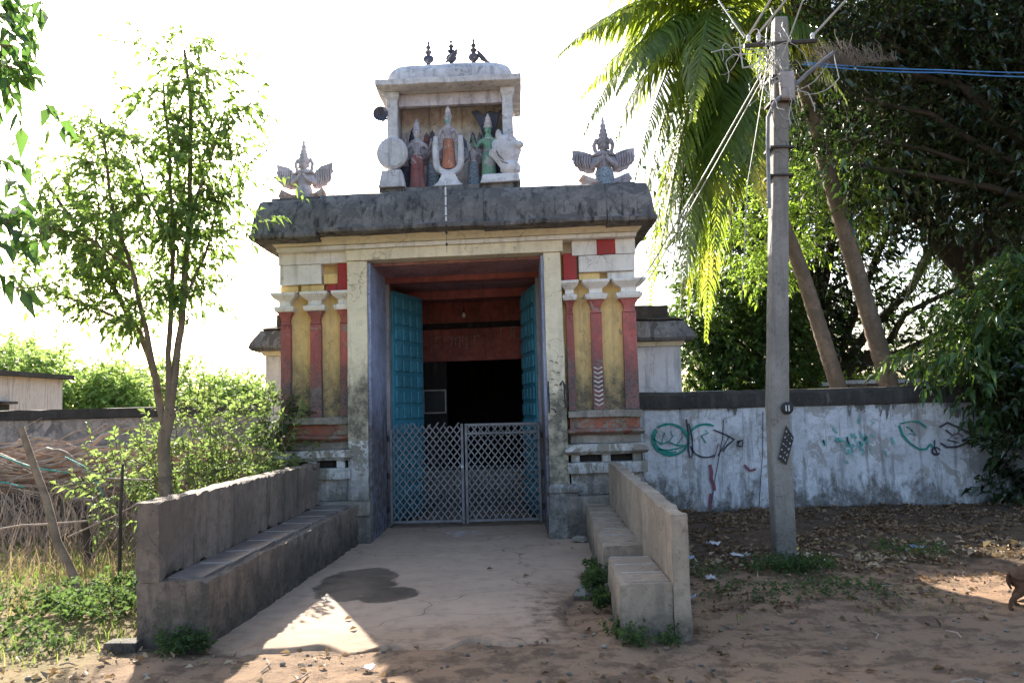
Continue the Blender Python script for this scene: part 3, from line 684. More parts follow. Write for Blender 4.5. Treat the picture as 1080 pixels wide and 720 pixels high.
leaf_gate(-1.755, -.755, False); leaf_gate(-.735, .285, True)
MB().blob((-.775, 11.25, .80), (.022, .02, .025), 6, 0).build('padlock', MAT['white_plain'], mg)
hg = MB()
for z in (.25, .7, 1.2): hg.tube([(-1.775, 11.28, z - .04), (-1.775, 11.28, z + .04)], .014, 8).tube([(.305, 11.28, z - .04), (.305, 11.28, z + .04)], .014, 8)
hg.build('hinge', MAT['darkiron'], mg)

fbd = thing('framed_board', (-1.4, 13.96, 1.7), 'small dark board with thin white frame hanging in the dark doorway', 'board')
MB().box(-1.585, -1.225, 13.972, 13.985, 1.54, 1.90).build('panel', MAT['black_plain'], fbd)
MB().box(-1.60, -1.578, 13.955, 13.99, 1.52, 1.92).box(-1.232, -1.21, 13.955, 13.99, 1.52, 1.92).box(-1.577, -1.233, 13.955, 13.99, 1.898, 1.92).box(-1.577, -1.233, 13.955, 13.99, 1.52, 1.542).build('frame', MAT['joint'], fbd)
blb = thing('light_bulb', (-.83, 13.1, 3.05), 'unlit light bulb hanging on a wire in the red passage', 'bulb')
MB().tube([(-.83, 13.1, 3.40), (-.83, 13.1, 3.14)], .004, 5).build('wire', MAT['cabled'], blb)
MB().lathe([(.012, .05), (.014, .03), (.03, 0), (.032, -.02), (.02, -.045), (.004, -.052)], (-.83, 13.1, 3.08), 12).build('glass', MAT['bulb'], blb)
MB().lathe([(.014, 0), (.016, .03), (.01, .05)], (-.83, 13.1, 3.115), 10).build('socket', MAT['black_plain'], blb)

# ------------------------------------------------------------------ ROOFTOP NICHE
nz = 4.255
ni = thing('rooftop_niche', (-.76, 10.6, nz), 'pale grey plaster shrine niche with rounded roof and finials above the gateway', 'shrine')
def gn(mb, name, mat, parent=None, **k): return mb.build(name, MAT[mat], parent or ni, wp=True, **k)
gn(MB().box(-1.66, .10, 10.08, 11.35, nz, nz + .09, .12, .006), 'base', 'eave')
gn(MB().rings([(-1.585, -1.435, 10.25, 10.40, nz + .092), (-1.575, -1.445, 10.26, 10.39, 5.48), (-1.60, -1.42, 10.23, 10.42, 5.52), (-1.60, -1.42, 10.23, 10.42, 5.575)], .1, .005), 'column', 'niche', bevel=.006)
gn(MB().rings([(-.115, .035, 10.25, 10.40, nz + .092), (-.105, .025, 10.26, 10.39, 5.48), (-.13, .05, 10.23, 10.42, 5.52), (-.13, .05, 10.23, 10.42, 5.575)], .1, .005), 'column', 'niche', bevel=.006)
gn(MB().box(-1.56, .01, 10.88, 11.05, nz + .092, 5.575, .12, .006), 'back_wall', 'nichewall')
gn(MB().box(-1.57, -1.47, 10.43, 10.878, nz + .092, 5.575, .12, .006).box(-.08, .02, 10.43, 10.878, nz + .092, 5.575, .12, .006), 'side_wall', 'nichegrey')
gn(MB().box(-1.44, -.11, 10.34, 10.42, 5.42, 5.573, .1, .006), 'beam', 'nichegrey', bevel=.004)
gn(MB().rings([(-1.63, .08, 10.16, 11.36, 5.578), (-1.70, .14, 10.07, 11.42, 5.60), (-1.70, .14, 10.06, 11.42, 5.665), (-1.63, .07, 10.14, 11.38, 5.685)], .1, .006), 'slab', 'niche', bevel=.006)
rf = []
for f in range(13):
    a = f / 12 * math.pi / 2; ins = .30 * (1 - math.cos(a)) ; rf.append((-1.60 + ins, .04 - ins, 10.18 + ins * 1.6, 11.34 - ins * 1.6, 5.77 + .22 * math.sin(a)))
gn(MB().rings([(-1.57, .01, 10.2, 11.32, 5.687), (-1.60, .04, 10.18, 11.34, 5.73)] + rf, .06, .012, nscale=3, sup=5), 'roof', 'niche', angle=60)
def finial(x, y, z, k=1.):
    pr = [(.055, 0), (.055, .02), (.03, .03), (.028, .05), (.06, .075), (.075, .105), (.06, .135), (.025, .155), (.025, .17), (.045, .185), (.05, .2), (.022, .215), (.02, .235), (.035, .25), (.035, .262), (.015, .28), (.012, .30), (.02, .315), (.002, .355)]
    gn(MB().lathe([(a * k, b * k) for a, b in pr], (x, y, z), 14), 'finial', 'paint_dark')
finial(-1.065, 10.55, 5.985); finial(-.765, 10.55, 5.985); finial(-.47, 10.55, 5.985)
# round shield on its block, left; horse-head yali, right
def shield(cx, cz, r_):
    return MB().lathe([(r_ * .2, .0), (r_ * .85, .0), (r_, .03), (r_, .08), (r_ * .9, .11), (r_ * .6, .12), (r_ * .5, .10)][::-1], (cx, 10.06, cz), 28, 'y')
p = gn(MB().rings([(-1.66, -1.33, 10.02, 10.24, nz + .092), (-1.62, -1.37, 10.04, 10.24, nz + .30)], .08, .006), 'shield_block', 'niche', bevel=.008)
gn(shield(-1.495, 4.775, .195), 'round_shield', 'niche', p)
p = gn(MB().rings([(-.40, .10, 10.02, 10.24, nz + .092), (-.36, .08, 10.04, 10.24, nz + .20)], .08, .006), 'animal_block', 'niche', bevel=.008)
yl = MB().blob((-.08, 10.12, 4.75), (.19, .11, .20), 12, .25, 3.).blob((.08, 10.08, 4.80), (.075, .07, .05), 8, .1).blob((-.02, 10.10, 4.53), (.13, .10, .10), 8, .2, 5.)
yl.blob((-.16, 10.08, 4.93), (.04, .04, .07), 6, .1).blob((0.0, 10.08, 4.93), (.035, .04, .06), 6, .1)
gn(yl, 'lion_head', 'niche', p)
for a, b in (((-.19, 4.72), (-.10, 4.60)), ((-.14, 4.60), (-.05, 4.56))):
    gn(MB().ribbon([a, ((a[0] + b[0]) / 2 - .02, (a[1] + b[1]) / 2), b], .008, 10.0), 'mane_line', 'paint_dark', p)

# statues ---------------------------------------------------------------
def statue(name, x, y, z, h, label, body='statue', lower='paint_red', face='statue', crown='statue', arms='down', arch=False, width=1., group='painted plaster figures in the rooftop niche'):
    """standing figure h tall; one skinned body with modelled drapery, jewellery bands, crown and face"""
    t = thing(name, (x, y, z), label, 'statue', group)
    k = h / 1.0; X = lambda a, b, c_: (x + a * k * width, y + b * k, z + c_ * k)
    V = [X(0, 0, .44), X(0, 0, .54), X(0, 0, .63), X(0, 0, .70), X(0, -.005, .76),
         X(.045, 0, .40), X(.055, -.01, .22), X(.05, 0, .03), X(.06, -.05, .02), X(-.045, 0, .40), X(-.055, -.01, .22), X(-.05, 0, .03), X(-.06, -.05, .02)]
    E_ = [(0, 1), (1, 2), (2, 3), (3, 4), (0, 5), (5, 6), (6, 7), (7, 8), (0, 9), (9, 10), (10, 11), (11, 12)]
    rd = [.06, .05, .07, .035, .045, .05, .038, .025, .022, .05, .038, .025, .022]
    P_ = {'down': ((.105, .0, .645), (.15, -.01, .53), (.12, -.08, .44), (.11, -.10, .42)), 'up': ((.105, 0, .645), (.17, -.02, .56), (.20, -.07, .66), (.20, -.09, .70)), 'join': ((.10, 0, .645), (.14, -.03, .54), (.04, -.10, .60), (.02, -.115, .64))}[arms]
    for sg in (1, -1):
        b = len(V)
        for q in P_: V.append(X(q[0] * sg, q[1], q[2]))
        E_ += [(2, b), (b, b + 1), (b + 1, b + 2), (b + 2, b + 3)]; rd += [.034, .026, .019, .02]
    skin_fig('body', V, E_, [r_ * k for r_ in rd], MAT[body], t, 1, True)
    gn(MB().lathe([(.075 * k, .50 * k), (.085 * k, .46 * k), (.09 * k, .36 * k), (.10 * k, .2 * k), (.12 * k, .08 * k), (.10 * k, .06 * k)], (x, y, z), 14, sy=.75), 'skirt', lower, t)
    hd = MB().blob(X(0, -.01, .785), (.047 * k, .05 * k, .06 * k), 8, 0).blob(X(0, -.062, .78), (.009 * k, .012 * k, .017 * k), 5, 0).blob(X(0, -.052, .755), (.018 * k, .01 * k, .006 * k), 5, 0)
    h_ = gn(hd, 'head', face, t)
    ey = MB()
    for sg in (1, -1): ey.blob(X(.018 * sg, -.054, .792), (.009 * k, .006 * k, .005 * k), 5, 0)
    gn(ey, 'eyes', 'paint_dark', h_)
    gn(MB().lathe([(.054 * k, .81 * k), (.062 * k, .83 * k), (.05 * k, .85 * k), (.052 * k, .88 * k), (.036 * k, .92 * k), (.038 * k, .94 * k), (.018 * k, .97 * k), (.004 * k, 1.0 * k)], (x, y, z), 12), 'crown', crown, t)
    gn(MB().lathe([(.05 * k, .655 * k), (.06 * k, .665 * k), (.05 * k, .68 * k)], (x, y, z), 12).lathe([(.062 * k, .50 * k), (.08 * k, .51 * k), (.062 * k, .525 * k)], (x, y, z), 12, sy=.8), 'ornament', 'statuew', t)
    gn(MB().rings([(x - .13 * k, x + .13 * k, y - .10 * k, y + .10 * k, z - .004), (x - .11 * k, x + .11 * k, y - .08 * k, y + .08 * k, z + .03 * k)], .05, .003), 'pedestal', 'statuew', t)
    return t
fz = nz + .094
# the central arch and the pedestal with its standing figure
ar = thing('prabha_arch', (-.80, 10.20, fz), 'white plaster U shaped frame round the blue faced central figure', 'frame')
pts = []
for i in range(25):
    a = math.pi + math.pi * i / 24; pts.append((-.80 + .155 * math.cos(a), 10.19, 4.66 + .13 * math.sin(a)))
pts = [(-.80 - .155, 10.19, 4.98), (-.80 - .16, 10.19, 4.82)] + pts + [(-.80 + .16, 10.19, 4.82), (-.80 + .155, 10.19, 4.98)]
MB().tube(pts, [.03] + [.042] * (len(pts) - 2) + [.03], 8).build('arch', MAT['niche'], ar, wp=True)
MB().rings([(-.99, -.61, 10.08, 10.34, nz + .094), (-.93, -.67, 10.1, 10.32, nz + .15), (-.88, -.72, 10.12, 10.3, nz + .25), (-.92, -.68, 10.12, 10.3, nz + .275)], .06, .005).build('pedestal', MAT['niche'], ar, wp=True, bevel=.006)
statue('deity_statue', -.80, 10.25, nz + .28, .84, 'blue faced standing statue in orange robe inside the central white frame', 'statue', 'paint_orange', 'paint_cyan', 'statuew', 'down')
wg = thing('dark_wing_panel', (-.64, 10.42, 4.7), 'dark curved plaster wing behind the central blue faced statue', 'ornament')
MB().prism([(-.70, 4.95), (-.66, 5.08), (-.58, 4.98), (-.55, 4.78), (-.62, 4.70), (-.70, 4.78)], 10.40, 10.45).build('wing', MAT['paint_dark'], wg, wp=True, bevel=.006)
statue('deity_statue', -1.22, 10.42, fz, .95, 'faded statue with brownish red skirt left of the centre frame', 'statue', 'paint_red', 'statuew', 'statue', 'up')
statue('deity_statue', -1.40, 10.62, fz, .80, 'small grey attendant statue in front of the left niche wall', 'statue', 'paint_dark', 'statue', 'statue', 'down')
statue('deity_statue', -1.04, 10.62, fz, .86, 'grey and blue attendant statue between red skirted and central figures', 'statue', 'paint_pat', 'statuew', 'paint_dark', 'join')
statue('deity_statue', -1.31, 10.76, fz, .95, 'tall dim statue against the niche back wall at left', 'statuew', 'paint_dark', 'statue', 'paint_dark', 'down')
statue('deity_statue', -.50, 10.52, fz, .78, 'small grey statue between the central figure and the green one', 'statue', 'paint_pat', 'statue', 'paint_dark', 'up')
statue('deity_statue', -.30, 10.46, fz, .98, 'green robed statue with dark umbrella shaped hood at niche right', 'paint_green', 'paint_green', 'paint_green', 'statuew', 'up')
statue('deity_statue', -1.13, 10.76, fz, .88, 'pale tall statue at the back, right of the red skirted one', 'statuew', 'statuew', 'statue', 'paint_red', 'up')
statue('deity_statue', -.92, 10.72, fz, .66, 'short dark skirted figure close behind the left of the white frame', 'statue', 'paint_dark', 'statuew', 'statue', 'join')
statue('deity_statue', -.42, 10.74, fz, .84, 'pale pinkish statue at the back left of the green one', 'statuew', 'paint_red', 'statue', 'statue', 'down')
statue('deity_statue', -.16, 10.68, fz, .82, 'dark blue skirted attendant statue beside the right niche wall', 'statue', 'paint_dark', 'statue', 'statue', 'join')
hood = thing('serpent_hood', (-.30, 10.6, 5.0), 'dark spreading serpent hood above the green robed statue', 'ornament')
MB().prism([(-.52, 5.40), (-.44, 5.42), (-.36, 5.36), (-.28, 5.40), (-.18, 5.37), (-.12, 5.42), (-.16, 5.30), (-.20, 5.16), (-.23, 5.05), (-.37, 5.05), (-.40, 5.2), (-.46, 5.33)], 10.56, 10.62).build('hood', MAT['paint_dark'], hood, wp=True, bevel=.008)
MB().box(-.33, -.27, 10.57, 10.61, fz, 5.05, .1, .004).build('stem', MAT['paint_dark'], hood, wp=True)

def winged(x, y, z, h, label, pale, tilt):
    """kneeling winged guardian with joined hands and tall stepped crown"""
    t = thing('winged_guardian_statue', (x, y, z), label, 'statue', 'winged guardians on the roof corners')
    k = h; X = lambda a, b, c_: (x + a * k, y + b * k, z + c_ * k)
    bm_ = 'statuew' if pale else 'statue'
    V = [X(0, 0, .14), X(0, 0, .27), X(0, 0, .40), X(0, -.01, .50), X(0, -.03, .57)]; E_ = [(0, 1), (1, 2), (2, 3), (3, 4)]; rd = [.11, .085, .10, .045, .06]
    for sg in (1, -1):
        b = len(V)
        for q in ((.13, 0, .42), (.17, -.06, .31), (.06, -.14, .38), (.015, -.16, .45)): V.append(X(q[0] * sg, q[1], q[2]))
        E_ += [(2, b), (b, b + 1), (b + 1, b + 2), (b + 2, b + 3)]; rd += [.045, .036, .026, .022]
    skin_fig('body', V, E_, [r_ * k for r_ in rd], MAT[bm_], t, 2, True)
    for sg in (1, -1):
        p = MB().tube([X(.05 * sg, -.02, .08), X(.20 * sg, -.10, .10), X(.32 * sg, -.12, .13 + (.04 if pale else .02)), X(.345 * sg, -.10, .12)], [.06 * k, .07 * k, .065 * k, .03 * k], 10)
        q = p.tube([X(.32 * sg, -.12, .10), X(.20 * sg, -.13, .035), X(.08 * sg, -.12, .03)], [.05 * k, .045 * k, .03 * k], 10)
        gn(p, 'bent_leg', 'skin_o' if (sg < 0 or pale) else 'statue', t)
        wing = [(.08, .42), (.14, .50), (.24, .545 + tilt), (.34, .57 + tilt), (.43, .575 + tilt * 1.5), (.425, .50 + tilt), (.44, .46 + tilt), (.405, .42 + tilt), (.40, .37), (.36, .35), (.33, .30), (.28, .29), (.22, .26), (.13, .27)]
        w_ = MB().prism([(x + a * k * sg, z + b * k) for a, b in wing], y + .02 * k, y + .07 * k)
        wo_ = gn(w_, 'wing', bm_, t, bevel=.012)
        fl = MB()
        for i in range(7):
            a = .18 + i * .036; fl.tube([X(a * sg, .01, .515 + tilt * .6), X((a + .012) * sg, .0, .40), X((a - .01) * sg, .012, .30 + i * .012)], [.012 * k, .016 * k, .010 * k], 6)
        gn(fl, 'feathers', bm_, wo_)
    gn(MB().lathe([(.105 * k, .30 * k), (.13 * k, .24 * k), (.14 * k, .12 * k), (.16 * k, .0)][::-1], (x, y - .01, z), 16), 'loincloth', bm_ if pale else 'paint_pat', t)
    hd = gn(MB().blob(X(0, -.04, .585), (.062 * k, .065 * k, .075 * k), 10, 0).blob(X(0, -.115, .575), (.014 * k, .03 * k, .03 * k), 6, 0).blob(X(.068, -.02, .58), (.018 * k, .02 * k, .035 * k), 6, 0).blob(X(-.068, -.02, .58), (.018 * k, .02 * k, .035 * k), 6, 0), 'head', bm_, t)
    gn(MB().lathe([(.085 * k, .62 * k), (.095 * k, .645 * k), (.08 * k, .66 * k), (.082 * k, .70 * k), (.065 * k, .715 * k), (.068 * k, .76 * k), (.05 * k, .775 * k), (.052 * k, .82 * k), (.033 * k, .835 * k), (.04 * k, .86 * k), (.038 * k, .885 * k), (.018 * k, .91 * k), (.024 * k, .935 * k), (.003 * k, 1.0 * k)], (x, y - .01, z), 14), 'crown', bm_, t)
    gn(MB().lathe([(.14 * k, .47 * k), (.16 * k, .49 * k), (.12 * k, .53 * k), (.09 * k, .54 * k)], (x, y, z), 14, sy=.6).tube([X(-.1, .02, .50), X(-.13, .0, .62), X(-.09, .0, .70)], .03 * k, 6).tube([X(.1, .02, .50), X(.13, .0, .62), X(.09, .0, .70)], .03 * k, 6), 'shoulder_ornament', bm_, t)
winged(-2.655, 10.32, 4.235, .84, 'pale winged kneeling figure with pointed crown, on the roof corner nearest the young tree', True, .05)
winged(1.17, 10.32, 4.245, .93, 'grey winged kneeling figure with blue patterned loincloth, roof corner beside the palm', False, .0)

def bird(x, y, z, face, label):
    t = thing('pigeon', (x, y, z), label, 'bird', 'birds on the niche roof'); k = 1.
    V = [(x, y, z + .09), (x - .03 * face, y, z + .055), (x - .08 * face, y, z + .02), (x - .12 * face, y, z + .0), (x + .025 * face, y, z + .125), (x + .035 * face, y, z + .155), (x + .06 * face, y, z + .15)]
    skin_fig('body', V, [(0, 1), (1, 2), (2, 3), (0, 4), (4, 5), (5, 6)], [.036, .036, .018, .010, .024, .02, .004], MAT['bird'], t, 2, True)
    MB().tube([(x, y - .012, z + .06), (x + .005 * face, y - .012, z)], .004, 5).tube([(x, y + .012, z + .06), (x + .005 * face, y + .012, z)], .004, 5).build('leg', MAT['bird'], t, wp=True)
bird(-.37, 10.50, 5.985, -1, 'dark pigeon perched right of the third finial')
bird(-.72, 10.42, 5.985, 1, 'grey pigeon perched in front of the middle finial')
hn = thing('horn_loudspeaker', (-1.70, 10.40, 5.35), 'small dark horn loudspeaker on the niche column side', 'loudspeaker')
MB().lathe([(.02, .16), (.03, .08), (.055, .03), (.09, 0), (.098, -.004), (.084, .004), (.035, .04), (.012, .06)], (-1.66, 10.25, 5.35), 18, 'y').build('horn', MAT['paint_dark'], hn)
MB().blob((-1.66, 10.43, 5.35), (.04, .05, .04), 8, 0).build('driver', MAT['paint_dark'], hn)
MB().tube([(-1.70, 10.40, 5.33), (-1.52, 10.38, 5.33)], .014, 6).build('bracket', MAT['darkiron'], hn)

# ------------------------------------------------------------------ HALL BEHIND
hall = thing('temple_hall', (-.7, 16, 0), 'low white hall with grey cornice showing on both sides behind the gateway', 'building')
for x0, x1, sg in ((-3.85, -2.32, -1), (.80, 2.50, 1)):
    MB().box(x0, x1, 12.62, 14.18, 0, 2.46, .3, .004).build('wall', MAT['hallw'], hall)
    o_, i_ = (x0, x1) if sg < 0 else (x1, x0)
    def rg(d, z, y): return (min(o_ + sg * d, i_), max(o_ + sg * d, i_), y, 14.2, z)
    MB().rings([rg(.02, 2.463, 12.58), rg(.06, 2.53, 12.53)], .2, .004).build('cornice', MAT['cream'], hall)
    MB().rings([rg(.16, 2.533, 12.44), rg(.20, 2.58, 12.40), rg(.17, 2.66, 12.43), rg(.06, 2.84, 12.55)], .12, .012).build('eave', MAT['hallg'], hall)
    MB().rings([rg(.02, 2.845, 12.58), rg(.06, 2.87, 12.54), rg(-.16, 2.93, 12.66), rg(-.16, 3.10, 12.66)], .12, .012).build('parapet', MAT['coping'], hall)
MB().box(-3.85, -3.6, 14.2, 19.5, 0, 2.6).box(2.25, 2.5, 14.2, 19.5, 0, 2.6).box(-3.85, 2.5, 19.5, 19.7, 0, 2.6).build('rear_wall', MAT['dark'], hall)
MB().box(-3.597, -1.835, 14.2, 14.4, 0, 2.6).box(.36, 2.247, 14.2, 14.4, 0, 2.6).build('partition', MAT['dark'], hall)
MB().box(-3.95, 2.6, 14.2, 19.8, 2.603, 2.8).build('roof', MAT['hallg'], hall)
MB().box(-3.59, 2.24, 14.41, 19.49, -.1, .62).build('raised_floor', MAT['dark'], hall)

# ------------------------------------------------------------------ BENCHES
def prism_bench(pts_near, pts_far, cell=.05, amp=.011, seed=0):
    """cross-section (x,z) polygon near and far joined by length subdivision"""
    (yn, A), (yf, B) = pts_near, pts_far; n = int((yf - yn) / cell); V = []; F = []
    # resample polygon edges
    def rs(poly):
        out = []
        for i in range(len(poly)):
            a = poly[i]; b = poly[(i + 1) % len(poly)]
            for k in range(8): out.append((a[0] + (b[0] - a[0]) * k / 8, a[1] + (b[1] - a[1]) * k / 8))
        return out
    A, B = rs(A), rs(B); m_ = len(A)
    for i in range(n + 1):
        f = i / n
        for a, b in zip(A, B):
            q = Vector((a[0] + (b[0] - a[0]) * f, yn + (yf - yn) * f, a[1] + (b[1] - a[1]) * f))
            d = noise.noise_vector(q * 3.1 + Vector((seed, 0, 0))) + .6 * noise.noise_vector(q * 11)
            ch = max(0, noise.noise(q * 7.7 + Vector((seed, 3, 1))) - .12) + .6 * max(0, noise.noise(q * 19 + Vector((seed, 3, 1))) - .15)
            cen = Vector((sum(p[0] for p in A) / m_, q.y, sum(p[1] for p in A) / m_)); hw = max(abs(p[0] - cen.x) for p in A); hh_ = max(abs(p[1] - cen.z) for p in A)
            ed = max(0, abs(q.x - cen.x) / hw + abs(q.z - cen.z) / hh_ - 1.55) / .45
            V.append(tuple(q + d * amp + (cen - q).normalized() * ch * .06 * ed))
    for i in range(n):
        for k in range(m_): F.append((i * m_ + k, i * m_ + (k + 1) % m_, (i + 1) * m_ + (k + 1) % m_, (i + 1) * m_ + k))
    F += [tuple(range(m_)), tuple(range(n * m_, (n + 1) * m_))[::-1]]
    return MB().add(V, F, True)
def quad(x0, x1, z0, z1): return [(x0, z0), (x1, z0), (x1, z1), (x0, z1)]
bl = thing('masonry_bench', (-2.3, 7.8, 0), 'long dark stained masonry bench with high back, left of the entrance path', 'bench')
prism_bench((5.72, quad(-2.62, -2.135, -.06, .44)), (9.99, quad(-2.58, -1.93, -.06, .46)), amp=.014).build('seat', MAT['bench'], bl)
prism_bench((5.70, quad(-2.625, -2.465, .445, .985)), (9.98, quad(-2.56, -2.40, .465, .975)), seed=4).build('backrest', MAT['bench'], bl)
tm = MB(); jm = MB()
for i in range(8):
    y0 = 5.80 + i * .52; y1 = y0 + .50; f0 = (y0 - 5.72) / 4.27
    tm.box(-2.45 + .06 * f0, -2.20 + .2 * f0, y0, y1, .43, .462 + .02 * f0, .12, .003)
    jm.box(-2.42 + .06 * f0, -2.20 + .2 * f0, y1 + .002, y1 + .014, .43, .464 + .02 * f0, .05, .003)
tm.build('seat_tiles', MAT['tile'], bl, bevel=.004); jm.build('tile_joints', MAT['joint'], bl)

br_ = thing('masonry_bench', (.85, 7.8, 0), 'broken pale masonry bench with a gap in its seat, right of the entrance path', 'bench')
prism_bench((5.64, quad(.645, 1.0, -.06, .375)), (6.62, quad(.67, 1.005, -.06, .375)), amp=.010).build('seat', MAT['benchr'], br_)
prism_bench((7.12, quad(.68, 1.03, .02, .385)), (9.99, quad(.78, 1.06, .0, .41)), amp=.012, seed=2).build('seat', MAT['benchr'], br_)
prism_bench((5.62, quad(1.002, 1.115, -.06, .83)), (10.0, quad(1.062, 1.19, -.06, .90)), amp=.008, seed=6).build('backrest', MAT['benchr'], br_)
tm = MB(); jm = MB()
for i in range(3): tm.box(.70, .99, 5.68 + i * .31, 5.68 + i * .31 + .285, .36, .383, .1, .003); jm.box(.69, .99, 5.968 + i * .31, 5.984 + i * .31, .36, .385, .05, .003)
tm.build('seat_tiles', MAT['benchr'], br_, bevel=.004); tm = MB()
for i in range(7): y0 = 7.3 + i * .38; f = i / 7; tm.box(.72 + .07 * f, 1.0, y0, y0 + .355, .37, .394 + .02 * f, .1, .003); jm.box(.72 + .07 * f, 1.0, y0 + .358, y0 + .374, .37, .397 + .02 * f, .05, .003)
tm.build('seat_tiles', MAT['benchr'], br_, bevel=.004); jm.build('tile_joints', MAT['joint'], br_)
rb = MB(); rr = random.Random(4)
for i in range(16): rb.blob((.86 + rr.uniform(-.16, .14), 6.88 + rr.uniform(-.2, .2), .04 + rr.uniform(0, .12)), (rr.uniform(.03, .08), rr.uniform(.03, .08), rr.uniform(.02, .06)), 5, .5, i)
rb.build('broken_core', MAT['bench'], br_)

def rock(x, y, r_, label, mat='stone', cat='stone', flat_=.5, seed=0., z=0, name='stone', group=None):
    o = MB().blob((x, y, z + r_ * flat_ * .7), (r_, r_ * .7, r_ * flat_), 7, .7, seed).build(name, MAT[mat], None, (x, y, z), angle=25)
    return tag(o, label, cat, group)
rock(.53, 6.95, .11, 'pale flat stone slab lying beside the gap in the right bench', flat_=.55, seed=2.)
rock(.68, 9.75, .10, 'pale flat stone at the foot of the right gateway plinth', flat_=.4, seed=5., name='stone')
tag(MB().box(-2.80, -2.58, 5.62, 5.76, -.01, .07, .05, .006).build('brick', MAT['bench'], None, (-2.7, 5.7, 0), bevel=.008), 'dusty brown brick lying at the near end of the left bench', 'brick')

# ------------------------------------------------------------------ RIGHT WALL with graffiti
wr_ = thing('compound_wall', (5.5, 11.85, 0), 'peeling bluish white compound wall with black coping and graffiti', 'wall')
MB().box(1.56, 12.5, 11.72, 11.98, -.1, 1.50, .12, .010, nscale=2).build('wall_face', MAT['wallr'], wr_)
MB().rings([(1.56, 12.5, 11.69, 12.01, 1.503), (1.56, 12.5, 11.68, 12.02, 1.56), (1.56, 12.5, 11.70, 12.0, 1.69), (1.56, 12.5, 11.76, 11.94, 1.74)], .12, .014, nscale=2.2).build('coping', MAT['coping'], wr_)
YG = 11.700
def PX(px, py): return (px, py)
def arc(cx, cz, rx, rz, a0, a1, n=24, tilt=0):
    out = []
    for i in range(n + 1):
        a = R(a0 + (a1 - a0) * i / n); u_, v_ = rx * math.cos(a), rz * math.sin(a); out.append((cx + u_ * math.cos(tilt) - v_ * math.sin(tilt), cz + u_ * math.sin(tilt) + v_ * math.cos(tilt)))
    return out
ga = MB()
ga.ribbon(arc(2.12, 1.08, .25, .215, 0, 360, 36, -.2), .018, YG); ga.ribbon(arc(2.12, 1.08, .22, .18, 150, 300, 20, -.2), .012, YG)
ga.ribbon([(1.88, 1.10), (2.0, 1.02), (2.1, 1.05), (2.2, 1.0), (2.34, .99)], .010, YG); ga.ribbon([(2.0, 1.02), (2.02, 1.1), (2.05, 1.18)], .010, YG); ga.ribbon([(2.1, 1.05), (2.16, 1.12), (2.13, 1.2)], .009, YG)
ga.ribbon([(2.2, 1.0), (2.26, 1.06), (2.3, 1.12)], .009, YG); ga.ribbon([(1.95, .95), (2.1, .93), (2.3, .97)], .012, YG)
ga.ribbon(arc(2.62, 1.08, .24, .20, 60, 200, 20), .014, YG); ga.ribbon([(2.62, 1.02), (2.56, 1.12), (2.66, 1.16), (2.62, 1.2)], .009, YG)
ga.build('teal_oval_graffiti', MAT['teal_paint'], wr_)
gb = MB()
gb.ribbon([(2.36, 1.36), (2.38, 1.15), (2.37, .93), (2.385, .83)], .012, YG - .003); gb.ribbon([(2.39, 1.30), (2.43, 1.10), (2.43, .90), (2.41, .82), (2.385, .83)], .010, YG - .003)
gb.ribbon(arc(2.62, 1.02, .22, .20, 190, 300, 16), .010, YG - .003); gb.ribbon([(2.74, 1.20), (2.90, 1.13), (3.02, 1.06), (2.92, .98), (2.85, .90)], .011, YG - .003); gb.ribbon([(2.95, 1.10), (2.86, .96), (2.78, .84)], .009, YG - .003)
gb.ribbon([(3.06, 1.02), (3.14, 1.05), (3.13, .96), (3.06, .97), (3.08, 1.03)], .014, YG - .003)
gb.ribbon([(2.88, 1.34), (2.86, 1.1), (2.79, .80), (2.72, .5), (2.66, .18)], .006, YG - .003); gb.ribbon([(3.44, 1.44), (3.42, 1.1), (3.40, .8), (3.35, .4), (3.32, .1)], .005, YG - .003)
gb.build('black_line_graffiti', MAT['black_paint'], wr_)
gc = MB()
gc.ribbon([(2.66, .72), (2.68, .62), (2.67, .52), (2.70, .45), (2.71, .36)], .028, YG - .006); gc.ribbon([(2.66, .32), (2.64, .2), (2.65, .1)], .022, YG - .006); gc.ribbon([(3.14, .70), (3.22, .62), (3.30, .64)], .025, YG - .006)
gc.ribbon([(2.79, 1.0), (2.76, .9), (2.72, .8)], .008, YG - .006)
gc.build('maroon_smear', MAT['maroon_paint'], wr_)
gd = MB(); rr = random.Random(9)
for i in range(46):
    x = 4.72 + rr.gauss(0, .20); z = 1.02 + rr.gauss(0, .12); gd.ribbon([(x, z), (x + rr.uniform(-.03, .05), z - .03), (x + rr.uniform(-.02, .04), z - rr.uniform(.05, .10))], rr.uniform(.006, .020), YG)
gd.build('turquoise_patch', MAT['turq_paint'], wr_)
ge = MB()
ge.ribbon([(5.35, 1.22), (5.5, 1.25), (5.62, 1.24), (5.72, 1.16)], .010, YG); ge.ribbon([(5.34, 1.20), (5.38, 1.06), (5.48, .94), (5.60, .86), (5.70, .86), (5.76, .93), (5.80, .86)], .016, YG)
ge.ribbon([(5.44, 1.18), (5.52, 1.12), (5.46, 1.08), (5.56, 1.06), (5.50, 1.14)], .010, YG)
ge.build('teal_wing_graffiti', MAT['teal_paint'], wr_)
gf_ = MB()
gf_.ribbon(arc(5.83, .83, .055, .05, 0, 330, 14), .011, YG - .003); gf_.ribbon([(5.82, .98), (5.81, .88), (5.84, .80)], .011, YG - .003)
gf_.ribbon([(5.90, 1.16), (6.02, 1.22), (6.12, 1.17), (6.30, 1.08), (6.42, 1.10), (6.34, .99), (6.24, .92), (6.12, .88), (5.98, .88), (5.90, .94)], .011, YG - .003)
